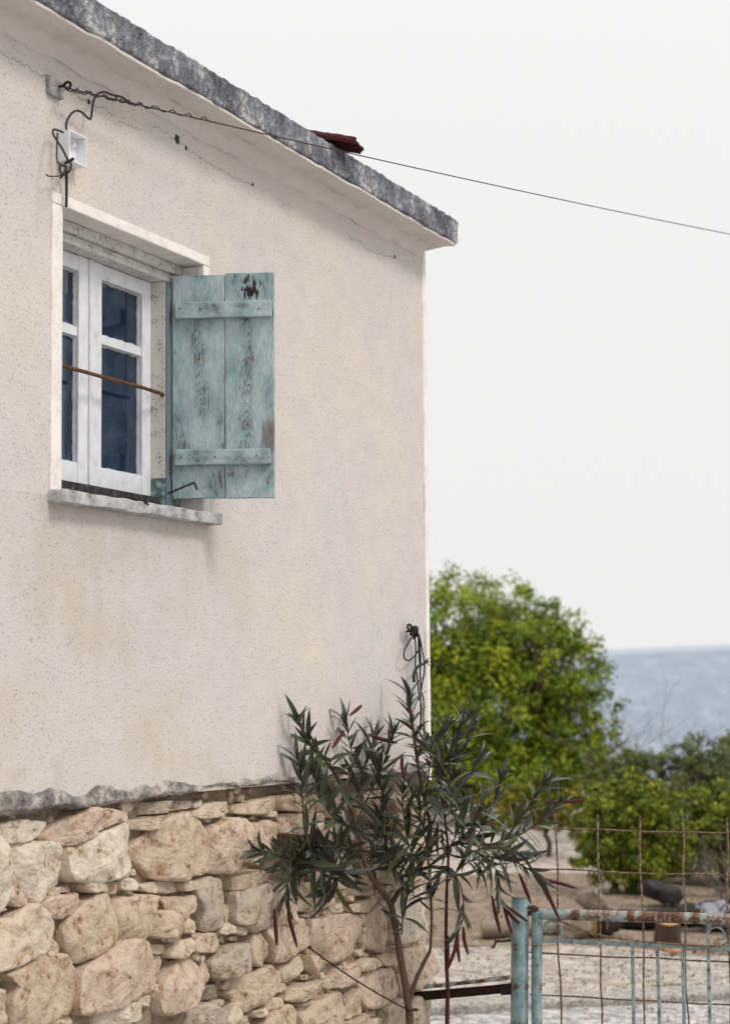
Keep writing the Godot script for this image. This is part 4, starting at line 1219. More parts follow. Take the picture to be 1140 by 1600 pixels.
func und(n: FastNoiseLite, x: float, y: float) -> float:
	return 0.004 * n.get_noise_2d(x, y) - 0.002

func flipped(m: ArrayMesh) -> ArrayMesh:
	return m

func window_piece(parent: Node, called: String, mt: Material, x0: float, x1: float, y0: float, y1: float, z0: float, z1: float, r := 0.003, amp := 0.0008) -> MeshInstance3D:
	return obj(called, rbox(Vector3(x1 - x0, y1 - y0, z1 - z0), r, 0.06, amp, 14.0, int(absf(x0 * 991 + y0 * 77)) % 97, Transform3D(Basis(), Vector3((x0 + x1) / 2, (y0 + y1) / 2, (z0 + z1) / 2))), mt, parent)

func build_window(house: Node) -> void:
	# white band round the opening
	var sr := bag()
	for w in [[-2.985, -1.995, 3.350, 3.386], [-2.985, -2.925, 2.47, 3.3498], [-2.04, -1.995, 2.47, 3.3498]]:
		rbox(Vector3(w[1] - w[0], w[3] - w[2], 0.030), 0.006, 0.08, 0.002, 8.0, 3, Transform3D(Basis(), Vector3((w[0] + w[1]) / 2, (w[2] + w[3]) / 2, -0.0105)), sr)
	obj("window_surround", unbag(sr), M.smooth_plaster, house)
	var rv := bag()
	for w in [[-2.985, -1.995, 3.3515, 3.385], [-2.985, -2.9265, 2.46, 3.349], [-2.0385, -1.995, 2.46, 3.349]]:
		rbox(Vector3(w[1] - w[0], w[3] - w[2], 0.19), 0.004, 0.08, 0.002, 8.0, 4, Transform3D(Basis(), Vector3((w[0] + w[1]) / 2, (w[2] + w[3]) / 2, -0.108)), rv)
	obj("window_reveal", unbag(rv), M.reveal, house)
	obj("window_sill", rbox(Vector3(1.000, 0.038, 0.178), 0.006, 0.025, 0.0045, 12.0, 6, Transform3D(Basis(Vector3(0, 0, 1), 0.010), Vector3(-2.490, 2.4715, -0.039))), M.sill, house)
	# frame
	var fr := window_piece(house, "window_frame", M.jamb_paint, -2.147, -2.0405, 2.610, 3.282, -0.175, -0.087)
	window_piece(fr, "jamb_foot", M.jamb_foot, -2.1475, -2.0400, 2.4995, 2.6098, -0.175, -0.0867)
	window_piece(fr, "frame_jamb", M.jamb_paint, -2.9245, -2.90, 2.4995, 3.282, -0.175, -0.087)
	window_piece(fr, "frame_edge", M.blue_edge, -2.145, -2.112, 2.503, 3.280, -0.0872, -0.080)
	var hd := bag()
	for w in [[3.316, 3.3505, -0.175, -0.078], [3.300, 3.3155, -0.175, -0.094], [3.2825, 3.2995, -0.175, -0.086]]:
		rbox(Vector3(0.883, w[1] - w[0], w[3] - w[2]), 0.004, 0.05, 0.0015, 14.0, 8, Transform3D(Basis(), Vector3(-2.4825, (w[0] + w[1]) / 2, (w[2] + w[3]) / 2)), hd)
	obj("frame_head", unbag(hd), M.old_white, fr)
	window_piece(fr, "frame_bottom_rail", M.old_wood, -2.8995, -2.1475, 2.488, 2.545, -0.175, -0.105)
	# two casements of two panes each
	for s in 2:
		var x0: float = [-2.938, -2.541][s]
		var x1: float = [-2.543, -2.148][s]
		var wl: float = [0.058, 0.076][s]
		var wr: float = [0.062, 0.058][s]
		var fz := -0.140
		var bz := -0.178
		var cs := window_piece(house, "casement", M.white_paint, x0, x0 + wl, 2.547, 3.281, bz, fz)
		if s == 0:
			cs.set_meta("label", "white casement half hidden by the wall edge")
		window_piece(cs, "stile", M.white_paint, x1 - wr, x1, 2.547, 3.281, bz, fz)
		window_piece(cs, "rail", M.white_paint, x0 + wl, x1 - wr, 3.230, 3.280, bz, fz - 0.002)
		window_piece(cs, "rail", M.white_paint, x0 + wl, x1 - wr, 2.548, 2.615, bz, fz - 0.002)
		window_piece(cs, "glazing_bar", M.white_paint, x0 + wl, x1 - wr, 3.019, 3.050, bz + 0.006, fz - 0.006)
		for p in [[3.050, 3.230], [2.615, 3.019]]:
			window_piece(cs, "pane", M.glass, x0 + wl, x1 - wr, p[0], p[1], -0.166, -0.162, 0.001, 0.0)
			# lumpy putty round the glass
			var pb := bag()
			var xa := x0 + wl
			var xb := x1 - wr
			var lp := [Vector3(xa, p[0], -0.160), Vector3(xb, p[0], -0.160), Vector3(xb, p[1], -0.160), Vector3(xa, p[1], -0.160)]
			for q in 4:
				var seg := []
				for t in 26:
					seg.append(lp[q].lerp(lp[(q + 1) % 4], t / 25.0))
				tube(seg, 0.0055, 0.0055, 7, pb, 0.006, q * 3 + s)
			obj("putty", unbag(pb), M.putty, cs)
		if s == 1:
			window_piece(cs, "cover_strip", M.white_paint, -2.549, -2.5345, 2.549, 3.279, fz - 0.001, fz + 0.008)
	# rusty bar across the window
	obj("window_bar", tube(smooth_path([Vector3(-2.93, 2.892, -0.082), Vector3(-2.6, 2.890, -0.078), Vector3(-2.35, 2.893, -0.080), Vector3(-2.18, 2.892, -0.084), Vector3(-2.146, 2.892, -0.10)]), 0.0065, 0.0065, 8, null, 0.002, 3), M.rust, house)
	# shutter: hinged on the frame, opened past square
	var sh := Node3D.new()
	sh.name = "shutter"
	sh.set_meta("label", "weathered turquoise board shutter standing open")
	house.add_child(sh)
	sh.position = Vector3(-2.110, 2.540, -0.080)
	# local x runs away from the hinge across the boards, z faces the viewer
	var ang := deg_to_rad(110.0)
	var dx := Vector3(-cos(ang), 0, sin(ang))
	sh.basis = Basis(dx, Vector3.UP, dx.cross(Vector3.UP))
	var w1 := 0.1765
	obj("board", rbox(Vector3(w1, 0.762, 0.022), 0.0025, 0.05, 0.0015, 6.0, 2, Transform3D(Basis(), Vector3(w1 / 2 + 0.003, 0.383, 0))), M.board_a, sh)
	obj("board", rbox(Vector3(0.165, 0.768, 0.022), 0.0025, 0.05, 0.0015, 6.0, 5, Transform3D(Basis(), Vector3(w1 + 0.0060 + 0.0825, 0.385, 0.001))), M.board_b, sh)
	obj("batten", rbox(Vector3(0.327, 0.057, 0.024), 0.006, 0.04, 0.003, 9.0, 3, Transform3D(Basis(Vector3(0, 0, 1), 0.004), Vector3(0.177, 0.640, 0.0228))), M.batten, sh)
	obj("batten", rbox(Vector3(0.324, 0.054, 0.024), 0.006, 0.04, 0.003, 9.0, 7, Transform3D(Basis(Vector3(0, 0, 1), 0.004), Vector3(0.174, 0.139, 0.0228))), M.batten_b, sh)
	for hy in [0.640, 0.125]:
		var hb := bag()
		tube([Vector3(-0.006, hy - 0.042, 0.008), Vector3(-0.006, hy + 0.042, 0.008)], 0.0065, 0.0065, 8, hb, 0.001, 2)
		rbox(Vector3(0.016, 0.07, 0.004), 0.001, 10, 0, 1, 1, Transform3D(Basis(), Vector3(-0.014, hy, 0.006)), hb)
		obj("hinge", unbag(hb), M.rust, sh)
	for nl in [[0.03, 0.645], [0.3, 0.64], [0.035, 0.139], [0.15, 0.139], [0.29, 0.142], [0.10, 0.641]]:
		obj("nail", tube([Vector3(nl[0], nl[1], 0.032), Vector3(nl[0], nl[1], 0.0362)], 0.0034, 0.003, 7), M.rust, sh)
	obj("hook", tube(smooth_path([Vector3(-0.065, 0.004, 0.014), Vector3(0.0, 0.022, 0.030), Vector3(0.06, 0.046, 0.03), Vector3(0.078, 0.053, 0.026), Vector3(0.084, 0.040, 0.020), Vector3(0.088, 0.030, 0.020)], 4), 0.0034, 0.003, 7), M.dark_rust, sh)
	obj("window_hook", tube(smooth_path([Vector3(-2.85, 2.497, -0.02), Vector3(-2.72, 2.499, -0.02), Vector3(-2.56, 2.501, -0.015), Vector3(-2.525, 2.503, 0.0), Vector3(-2.520, 2.488, 0.052), Vector3(-2.52, 2.478, 0.064)], 4), 0.004, 0.0035, 7), M.dark_rust, house)

# ---------------------------------------------------------------- small things on the house

func house_xf() -> Transform3D:
	return Transform3D(Basis(Vector3.UP, deg_to_rad(66.315)), Vector3(0.27296, 0, -8.5))

func hl(x: float, y: float, z: float) -> Vector3:
	return house_xf() * Vector3(x, y, z)

func build_roof_tile() -> void:
	var t := thing("roof_tile", "broken dark red clay tile lying on the edge of the roof slab", "tile", hl(-1.28, 3.956, 0.10))
	# a curved tile: half channel, jagged far end
	var P := []
	var n := nz(12, 18.0, 3)
	for j in 13:
		var f := j / 12.0
		for i in 15:
			var a := PI * (0.06 + 0.88 * i / 14.0)
			var lenx := 0.205 + 0.018 * n.get_noise_2d(i * 0.9, 3) + (0.03 if i > 9 else 0.0) - 0.02 * absf(sin(i * 2.1))
			var x := -0.075 + lenx * f
			P.append(Vector3(x, 0.034 * sin(a) + 0.004 * n.get_noise_2d(x * 8, i * 0.3) - x * 0.16 + 0.012, 0.07 * cos(a)))
	var b := bag()
	grid(P, 15, 13, b[0], b[1], b[2], b[3], true)
	var Q := []
	for p in P:
		Q.append(p + Vector3(0, -0.012, 0))
	grid(Q, 15, 13, b[0], b[1], b[2], b[3], false)
	# rim
	var rim := []
	var low := []
	for i in 15:
		rim.append(P[12 * 15 + i]); low.append(Q[12 * 15 + i])
	grid(rim + low, 15, 2, b[0], b[1], b[2], b[3], true)
	rim = []; low = []
	for j in 13:
		rim.append(P[j * 15 + 14]); low.append(Q[j * 15 + 14])
	grid(rim + low, 13, 2, b[0], b[1], b[2], b[3], true)
	rim = []; low = []
	for j in 13:
		rim.append(P[j * 15]); low.append(Q[j * 15])
	grid(rim + low, 13, 2, b[0], b[1], b[2], b[3], true)
	obj("tile_shell", unbag(b), M.tile, t)

func twist(path: Array, amp: float, turns: float, phase: float) -> Array:
	var out := []
	var k := path.size()
	for i in k:
		var t: Vector3 = (path[mini(i + 1, k - 1)] - path[maxi(i - 1, 0)]).normalized()
		var s := t.cross(Vector3.UP).normalized()
		var u := s.cross(t)
		var a := phase + TAU * turns * i / k
		out.append(path[i] + (s * cos(a) + u * sin(a)) * amp)
	return out

func build_wires() -> void:
	var yaw := deg_to_rad(66.315)
	# overhead cable
	var a := hl(-2.9937, 3.6906, 0.05)
	var e := Vector3(1.8974, 4.2495, -10.0)
	var far := a + (e - a) * 2.6
	var cable := thing("overhead_cable", "dark overhead cable running from the wall hook past the roof edge", "cable", a)
	var path := []
	for i in 121:
		var t := i / 120.0
		var p := a.lerp(far, t) - a
		p.y -= 0.05 * (t * 2.6) * (1.0 - t * 2.6)
		path.append(p)
	obj("cable", tube(path, 0.0022, 0.0022, 7), M.cable, cable)
	var start := []
	for i in 60:
		start.append((a.lerp(far, 0.055 * i / 59.0) - a) + Vector3(0, -0.001, 0))
	obj("tie_wire", tube(twist(start, 0.006, 9.0, 0.0), 0.0024, 0.0024, 6), M.steel_wire, cable)
	obj("tie_wire", tube(twist(start.slice(0, 34), 0.007, 7.0, 2.0), 0.0022, 0.0022, 6), M.cable, cable)
	# wall hook in a patch of mortar
	var hook := thing("wall_hook", "small rusty eye hook in a mortar patch under the roof", "hook", hl(-2.975, 3.70, 0.0), yaw)
	obj("mortar_patch", rbox(Vector3(0.075, 0.055, 0.024), 0.008, 0.012, 0.010, 30.0, 4, Transform3D(Basis(), Vector3(-0.005, 0.0, 0.004))), M.sill, hook)
	obj("eye", tube(smooth_path([Vector3(0.0, 0.006, 0.0), Vector3(0, 0.004, 0.03), Vector3(0, 0.014, 0.045), Vector3(0, 0.006, 0.058), Vector3(0, -0.006, 0.05), Vector3(0, 0.0, 0.036)]), 0.0045, 0.004, 7), M.dark_rust, hook)
	# lead from the cable to the box
	var lead := thing("lead_wire", "thin dark wire looping from the cable down over the white box", "wire", house_xf().origin, yaw)
	var lp := v3s(LEAD)
	obj("strand", tube(smooth_path(lp, 6), 0.0036, 0.0036, 7), M.cable, lead)
	obj("strand", tube(smooth_path(v3s(LEAD_LOOP), 6), 0.0034, 0.0034, 7), M.cable, lead)
	obj("strand", tube(v3s(LEAD_DROP), 0.005, 0.005, 7), M.cable, lead)
	obj("strand", tube(smooth_path(v3s(LEAD_TAIL), 5), 0.0022, 0.0022, 6), M.cable, lead)
	obj("strand", tube(smooth_path(v3s(LEAD_DOWN), 6), 0.0048, 0.0048, 7), M.cable, lead)
	obj("strand", tube(smooth_path(v3s(LEAD_SIDE), 6), 0.0028, 0.0028, 6), M.steel_wire, lead)
	# open white junction box
	var box := thing("junction_box", "open white plastic junction box on the wall above the window", "junction box", hl(-2.9065, 3.528, 0.0), yaw)
	var th := 0.004
	var hw := 0.05
	var hh := 0.045
	var dp := 0.042
	var bb := bag()
	rbox(Vector3(hw * 2, hh * 2, th), 0.001, 10, 0, 1, 1, Transform3D(Basis(), Vector3(0, 0, 0.004)), bb)
	obj("back_plate", unbag(bb), M.plastic, box)
	bb = bag()
	rbox(Vector3(hw * 2, th, dp), 0.0012, 10, 0, 1, 1, Transform3D(Basis(), Vector3(0, hh, dp / 2)), bb)
	rbox(Vector3(hw * 2, th, dp), 0.0012, 10, 0, 1, 1, Transform3D(Basis(), Vector3(0, -hh, dp / 2)), bb)
	rbox(Vector3(th, hh * 2 - th, dp), 0.0012, 10, 0, 1, 1, Transform3D(Basis(), Vector3(hw - th / 2, 0, dp / 2)), bb)
	rbox(Vector3(th, hh * 2 - th, dp), 0.0012, 10, 0, 1, 1, Transform3D(Basis(), Vector3(-hw + th / 2, 0, dp / 2)), bb)
	obj("box_wall", unbag(bb), M.plastic, box)
	obj("boss", tube([Vector3(0.02, 0.02, 0.006), Vector3(0.02, 0.02, 0.018)], 0.008, 0.007, 10), M.plastic, box)
	# black wires hanging at the corner of the house
	var hang := thing("hanging_wires", "knotted bundle of black wires hanging by the house corner", "wires", house_xf().origin, yaw)
	for p in HANG:
		obj("strand", tube(smooth_path(v3s(p), 6), 0.0034, 0.0034, 7), M.black_wire, hang)
	obj("thick_strand", tube(smooth_path(v3s(HANG_THICK), 5), 0.0065, 0.006, 8), M.black_wire, hang)
	var hp := v3s(HANG[1])
	var top: Vector3 = hp[0]
	obj("ring", tube(smooth_path([top + Vector3(-0.02, 0.015, 0), top + Vector3(-0.055, 0.022, 0), top + Vector3(-0.062, 0.036, 0), top + Vector3(-0.04, 0.042, 0), top + Vector3(-0.02, 0.03, 0), top + Vector3(-0.01, 0.012, 0)]), 0.005, 0.005, 8), M.black_wire, hang)
	var kb := bag()
	for q in 7:
		var ph := q * 0.9
		tube(smooth_path([top + Vector3(-0.02 + 0.012 * cos(ph), 0.0, 0.0), top + Vector3(0.005, 0.022 + 0.01 * sin(ph), 0.012 * cos(ph)), top + Vector3(0.032 + 0.01 * sin(ph * 2), 0.030, 0.0), top + Vector3(0.026, 0.004 - 0.004 * q, 0.010 * sin(ph))]), 0.0055, 0.005, 7, kb)
	obj("knot", unbag(kb), M.black_wire, hang)
	var tp: Vector3 = v3s(HANG_THICK)[-1]
	var kb2 := bag()
	for q in 4:
		var w := [Vector3(0.03, 0.012, 0), Vector3(0.032, -0.022, 0), Vector3(0.036, -0.004, 0), Vector3(0.010, 0.012, 0.008)]
		tube([tp - Vector3(0.004, 0, 0), tp + w[q]], 0.004, 0.0016, 6, kb2)
	obj("tie", unbag(kb2), M.black_wire, hang)
	obj("nail", tube([top + Vector3(0.005, 0.015, -0.045), top + Vector3(0.005, 0.015, 0.004)], 0.004, 0.004, 7), M.dark_rust, hang)
	# wire guying the oleander to the wall
	var g0 := hl(-1.2136, 0.9594, -0.01)
	var g1 := Vector3(0.1524, 0.6445, -7.95)
	var guy := thing("guy_wire", "thin dark wire stretched from the stone base to the oleander stem", "wire", g0)
	var gp := []
	for i in 13:
		gp.append((g1 - g0) * i / 12.0 + Vector3(0, -0.012 * sin(PI * i / 12.0), 0))
	obj("strand", tube(gp, 0.0030, 0.0030, 6), M.black_wire, guy)
	var loop := []
	for i in 13:
		loop.append(g1 - g0 + Vector3(0.016 + 0.024 * cos(PI + TAU * i / 12.0), 0.0, 0.024 * sin(TAU * i / 12.0)))
	obj("loop", tube(loop, 0.003, 0.003, 6), M.black_wire, guy)
	obj("nail", tube([Vector3(0, 0, 0) - house_xf().basis.z * 0.05, house_xf().basis.z * 0.012], 0.005, 0.005, 7), M.dark_rust, guy)

# ---------------------------------------------------------------- gate

func build_gate() -> void:
	var yaw := deg_to_rad(66.315 - 90.0)
	var o := hl(-0.02, 0, 0)
	var post := thing("gate_post", "chipped turquoise steel pipe post beside the house corner", "post", o + Basis(Vector3.UP, yaw) * Vector3(0.388, 0, 0), yaw)
	obj("pipe", tube([Vector3(-0.012, -0.3, 0), Vector3(-0.006, 0.3, 0), Vector3(0.003, 0.7, 0), Vector3(0.011, 1.04, 0)], 0.0365, 0.0365, 24), M.turquoise, post)
	obj("cap", tube([Vector3(0.011, 1.040, 0), Vector3(0.011, 1.046, 0)], 0.037, 0.034, 24), M.pale_block, post)
	var st := bag()
	bar_between(st, Vector3(-0.455, 0.622, 0.06), Vector3(-0.035, 0.672, 0.01), 0.036, 0.030)
	obj("brace", unbag(st), M.dark_rust, post)
	st = bag()
	bar_between(st, Vector3(-0.43, 0.663, 0.07), Vector3(-0.035, 0.716, 0.02), 0.016, 0.034)
	obj("brace", unbag(st), M.rail, post)
	st = bag()
	bar_between(st, Vector3(-0.075, 0.665, 0.02), Vector3(-0.02, 0.67, 0.0), 0.044, 0.036)
	obj("bracket", unbag(st), M.charred, post)
	obj("twig_hook", tube(smooth_path([Vector3(-0.03, 0.868, 0.01), Vector3(-0.06, 0.864, 0.03), Vector3(-0.085, 0.862, 0.03), Vector3(-0.10, 0.835, 0.03)]), 0.006, 0.005, 7), M.steel_wire, post)
	obj("twig_hook", tube([Vector3(-0.080, 0.863, 0.03), Vector3(-0.105, 0.874, 0.03)], 0.005, 0.004, 7), M.steel_wire, post)
	# gate leaf
	var gate := thing("gate", "turquoise and rust steel gate leaf with scrolls and upright bars", "gate", o, yaw)
	obj("stile", tube([Vector3(0.462, 0.12, 0), Vector3(0.463, 0.6, 0), Vector3(0.472, 0.985, 0)], 0.0225, 0.0225, 18, null, 0.0006, 3), M.turquoise, gate)
	obj("stile", tube([Vector3(2.36, 0.12, 0), Vector3(2.36, 0.99, 0)], 0.0225, 0.0225, 18), M.turquoise, gate)
	obj("top_rail", tube([Vector3(0.490, 0.978, 0), Vector3(0.60, 0.979, 0)], 0.0225, 0.0225, 18), M.turquoise, gate)
	obj("top_rail", tube([Vector3(0.60, 0.979, 0), Vector3(1.0, 0.983, 0), Vector3(2.34, 0.99, 0)], 0.0223, 0.0223, 18, null, 0.0008, 5), M.rail, gate)
	obj("bottom_rail", tube([Vector3(0.482, 0.14, 0), Vector3(2.34, 0.14, 0)], 0.0215, 0.0215, 14), M.rail, gate)
	var sb := bag()
	bar_between(sb, Vector3(0.484, 0.872, 0), Vector3(2.34, 0.867, 0), 0.018, 0.008)
	obj("middle_rail", unbag(sb), M.bar_paint, gate)
	var bx := 0.877
	while bx < 2.3:
		sb = bag()
		bar_between(sb, Vector3(bx, 0.862, 0.001), Vector3(bx + 0.004 * sin(bx * 40), 0.155, 0.001), 0.013, 0.013)
		obj("bar", unbag(sb), M.bar_paint, gate)
		bx += 0.104
	for s in [1.0, -1.0]:
		var pts := []
		for i in 40:
			var f := i / 39.0
			var a := PI * 0.98 + f * TAU * 1.32
			var rad := 0.052 * pow(1.0 - f, 0.85) + 0.008
			var c := Vector3(0.530, 0.918, 0.0)
			var p := c + Vector3(cos(a) * rad * 1.05, sin(a) * rad, 0)
			if s < 0:
				p.x = 2.42 - 0.66 - p.x
			pts.append(p)
		if s > 0:
			pts.push_front(Vector3(0.482, 0.955, 0))
		obj("scroll", tube(pts, 0.0055, 0.0045, 8), M.bar_paint, gate)
	obj("curved_rod", tube(smooth_path([Vector3(0.545, 0.966, 0.012), Vector3(0.60, 0.945, 0.012), Vector3(0.659, 0.924, 0.012), Vector3(0.744, 0.903, 0.012), Vector3(0.872, 0.888, 0.012), Vector3(1.039, 0.8805, 0.012), Vector3(1.204, 0.878, 0.012), Vector3(1.253, 0.885, 0.012), Vector3(1.279, 0.911, 0.012), Vector3(1.29, 0.95, 0.012)]), 0.0042, 0.0042, 7), M.mesh_rust, gate)
	sb = bag()
	tube([Vector3(0.420, 0.975, 0.0), Vector3(0.455, 0.982, 0.0)], 0.010, 0.010, 8, sb)
	tube([Vector3(0.456, 0.985, 0.0), Vector3(0.458, 1.012, 0.0)], 0.014, 0.012, 8, sb)
	tube([Vector3(0.435, 1.004, 0.006), Vector3(0.480, 1.000, 0.006)], 0.008, 0.007, 8, sb)
	obj("hinge", unbag(sb), M.steel_wire, gate)
	sb = bag()
	tube([Vector3(0.420, 0.30, 0.0), Vector3(0.448, 0.302, 0.0)], 0.010, 0.010, 8, sb)
	obj("hinge", unbag(sb), M.steel_wire, gate)
	# welded mesh tied behind the gate
	var mesh := thing("mesh_panel", "rusty welded wire mesh panel standing taller behind the gate", "wire mesh", o, yaw)
	var zz := -0.036
	var wn := nz(19, 2.0, 2)
	for i in 11:
		var px := 0.553 + 0.1785 * i
		var pts := []
		for j in 12:
			var py := 0.13 + (1.386 - 0.13 + 0.008 * sin(i * 3.0)) * j / 11.0
			pts.append(Vector3(px + 0.010 * wn.get_noise_2d(py * 1.4, i * 9.0), py, zz + 0.006 * wn.get_noise_2d(py, i * 5.0 + 50)))
		obj("upright_wire", tube(pts, 0.0040, 0.0040, 7, null, 0.0008, i), M.mesh_rust, mesh)
	for j in 7:
		var py: float = [1.3245, 1.1545, 0.984, 0.811, 0.641, 0.47, 0.30][j]
		var pts := []
		for i in 24:
			var px := 0.42 + 2.0 * i / 23.0
			pts.append(Vector3(px, py + 0.006 * wn.get_noise_2d(px * 1.2, j * 7.0 + 20), zz - 0.007 + 0.005 * wn.get_noise_2d(px, j * 3.0 + 70)))
		obj("cross_wire", tube(pts, 0.0036, 0.0036, 7, null, 0.0008, j + 30), M.mesh_rust, mesh)

func bar_between(b: Array, p: Vector3, q: Vector3, hgt: float, dep: float) -> void:
	var x := (q - p).normalized()
	var z := x.cross(Vector3.UP)
	if z.length() < 0.1:
		z = x.cross(Vector3.RIGHT)
	z = z.normalized()
	var y := z.cross(x)
	rbox(Vector3(p.distance_to(q), hgt, dep), minf(hgt, dep) * 0.15, 0.15, 0.0012, 20.0, 3, Transform3D(Basis(x, y, z), (p + q) * 0.5), b)

# ---------------------------------------------------------------- trees and shrubs behind

# a crown of small folded leaves gathered in clumps; returns a mesh with the leaf tone as vertex colour
func crown(sd: int, blobs: Array, count: int, leaf: float, tones: Array, hollow := 0.55) -> ArrayMesh:
	var r := RandomNumberGenerator.new()
	r.seed = sd
	var v := PackedVector3Array()
	var n := PackedVector3Array()
	var c := PackedColorArray()
	var idx := PackedInt32Array()
	var clumps := []
	var total := 0.0
	for b in blobs:
		total += b[1].x * b[1].y
	var nclump := maxi(8, count / 34)
	for b in blobs:
		var k := int(nclump * b[1].x * b[1].y / total)
		for i in k:
			var d := Vector3(r.randfn(), r.randfn(), r.randfn()).normalized()
			var rad := lerpf(hollow, 1.0, pow(r.randf(), 0.7)) * (1.0 + 0.10 * r.randfn())
			clumps.append([b[0] + d * rad * b[1], (0.09 + 0.09 * r.randf()) * (b[1].x + b[1].y) * 0.50, r.randf(), d])
	for cl in clumps:
		var per := int(34 * (0.6 + 0.8 * r.randf()))
		var tone_i := int(cl[2] * tones.size() * 0.999)
		for i in per:
			var off: Vector3 = Vector3(r.randfn(), r.randfn() * 0.8, r.randfn()) * cl[1] * 0.55
			var p: Vector3 = cl[0] + off
			var tone: Color = tones[tone_i] if r.randf() < 0.8 else tones[r.randi() % tones.size()]
			tone = tone * (0.75 + 0.5 * r.randf())
			var up: Vector3 = (Vector3(r.randfn(), r.randfn() + 0.5, r.randfn()) + cl[3] * 0.8).normalized()
			var ax := up.cross(Vector3(r.randfn(), r.randfn(), r.randfn())).normalized()
			var ay := up.cross(ax)
			var s := leaf * (0.6 + 0.7 * r.randf())
			var base := v.size()
			var fold := up * s * 0.12
			v.append(p - ax * s); v.append(p + ay * s * 0.42 + fold); v.append(p + ax * s); v.append(p - ay * s * 0.42 + fold)
			for q in 4:
				n.append(up)
				c.append(tone)
			idx.append_array([base, base + 1, base + 2, base, base + 2, base + 3])
	return amesh(v, n, PackedVector2Array(), idx, c)

func limbs(b: Array, from: Vector3, dir: Vector3, length: float, rad: float, depth: int, r: RandomNumberGenerator) -> void:
	var pts := [from]
	var p := from
	var d := dir
	for i in 5:
		d = (d + Vector3(r.randfn(), r.randfn() * 0.5 + 0.1, r.randfn()) * 0.16).normalized()
		p += d * length / 5.0
		pts.append(p)
	tube(pts, rad, rad * 0.6, 6 if depth < 2 else 5, b)
	if depth > 0:
		for i in 3:
			var t: Vector3 = pts[3 + i % 3]
			limbs(b, t, (d + Vector3(r.randfn(), absf(r.randfn()) * 0.5, r.randfn()) * 0.75).normalized(), length * 0.66, rad * 0.58, depth - 1, r)

func tree(called: String, label: String, category: String, at: Vector3, trunk_h: float, rad: float, blobs: Array, count: int, leaf: float, tones: Array, sd: int, hollow := 0.55, group := "") -> Node3D:
	var t := thing(called, label, category, at, 0.0, group)
	var r := RandomNumberGenerator.new()
	r.seed = sd + 91
	var b := bag()
	tube(smooth_path([Vector3(0, -0.1, 0), Vector3(0.03, trunk_h * 0.4, 0.02), Vector3(-0.02, trunk_h * 0.8, 0), Vector3(0.02, trunk_h, 0)], 3), rad, rad * 0.7, 9, b, rad * 0.2, sd)
	for k in 5:
		var bl: Array = blobs[k % blobs.size()]
		var aim: Vector3 = (bl[0] + Vector3(r.randfn(), r.randfn(), r.randfn()) * bl[1] * 0.4) - Vector3(0, trunk_h * 0.9, 0)
		limbs(b, Vector3(0, trunk_h * (0.75 + 0.05 * k), 0), aim.normalized(), aim.length() * 0.62, rad * 0.38, 2, r)
	obj("trunk", unbag(b), M.trunk, t)
	obj("crown", crown(sd, blobs, count, leaf, tones, hollow), M.foliage, t)
	return t

func twiggy(called: String, label: String, at: Vector3, hgt: float, spread: float, count: int, sd: int, m: Material, group := "") -> Node3D:
	var t := thing(called, label, "shrub", at, 0.0, group)
	var r := RandomNumberGenerator.new()
	r.seed = sd
	var b := bag()
	for k in count:
		var d := Vector3(r.randfn() * spread, 1.0, r.randfn() * spread).normalized()
		limbs(b, Vector3(r.randfn() * 0.12 * spread, 0, r.randfn() * 0.12 * spread), d, hgt * r.randf_range(0.35, 0.6), 0.006 + 0.003 * r.randf(), 2, r)
	obj("twigs", unbag(b), m, t)
	return t

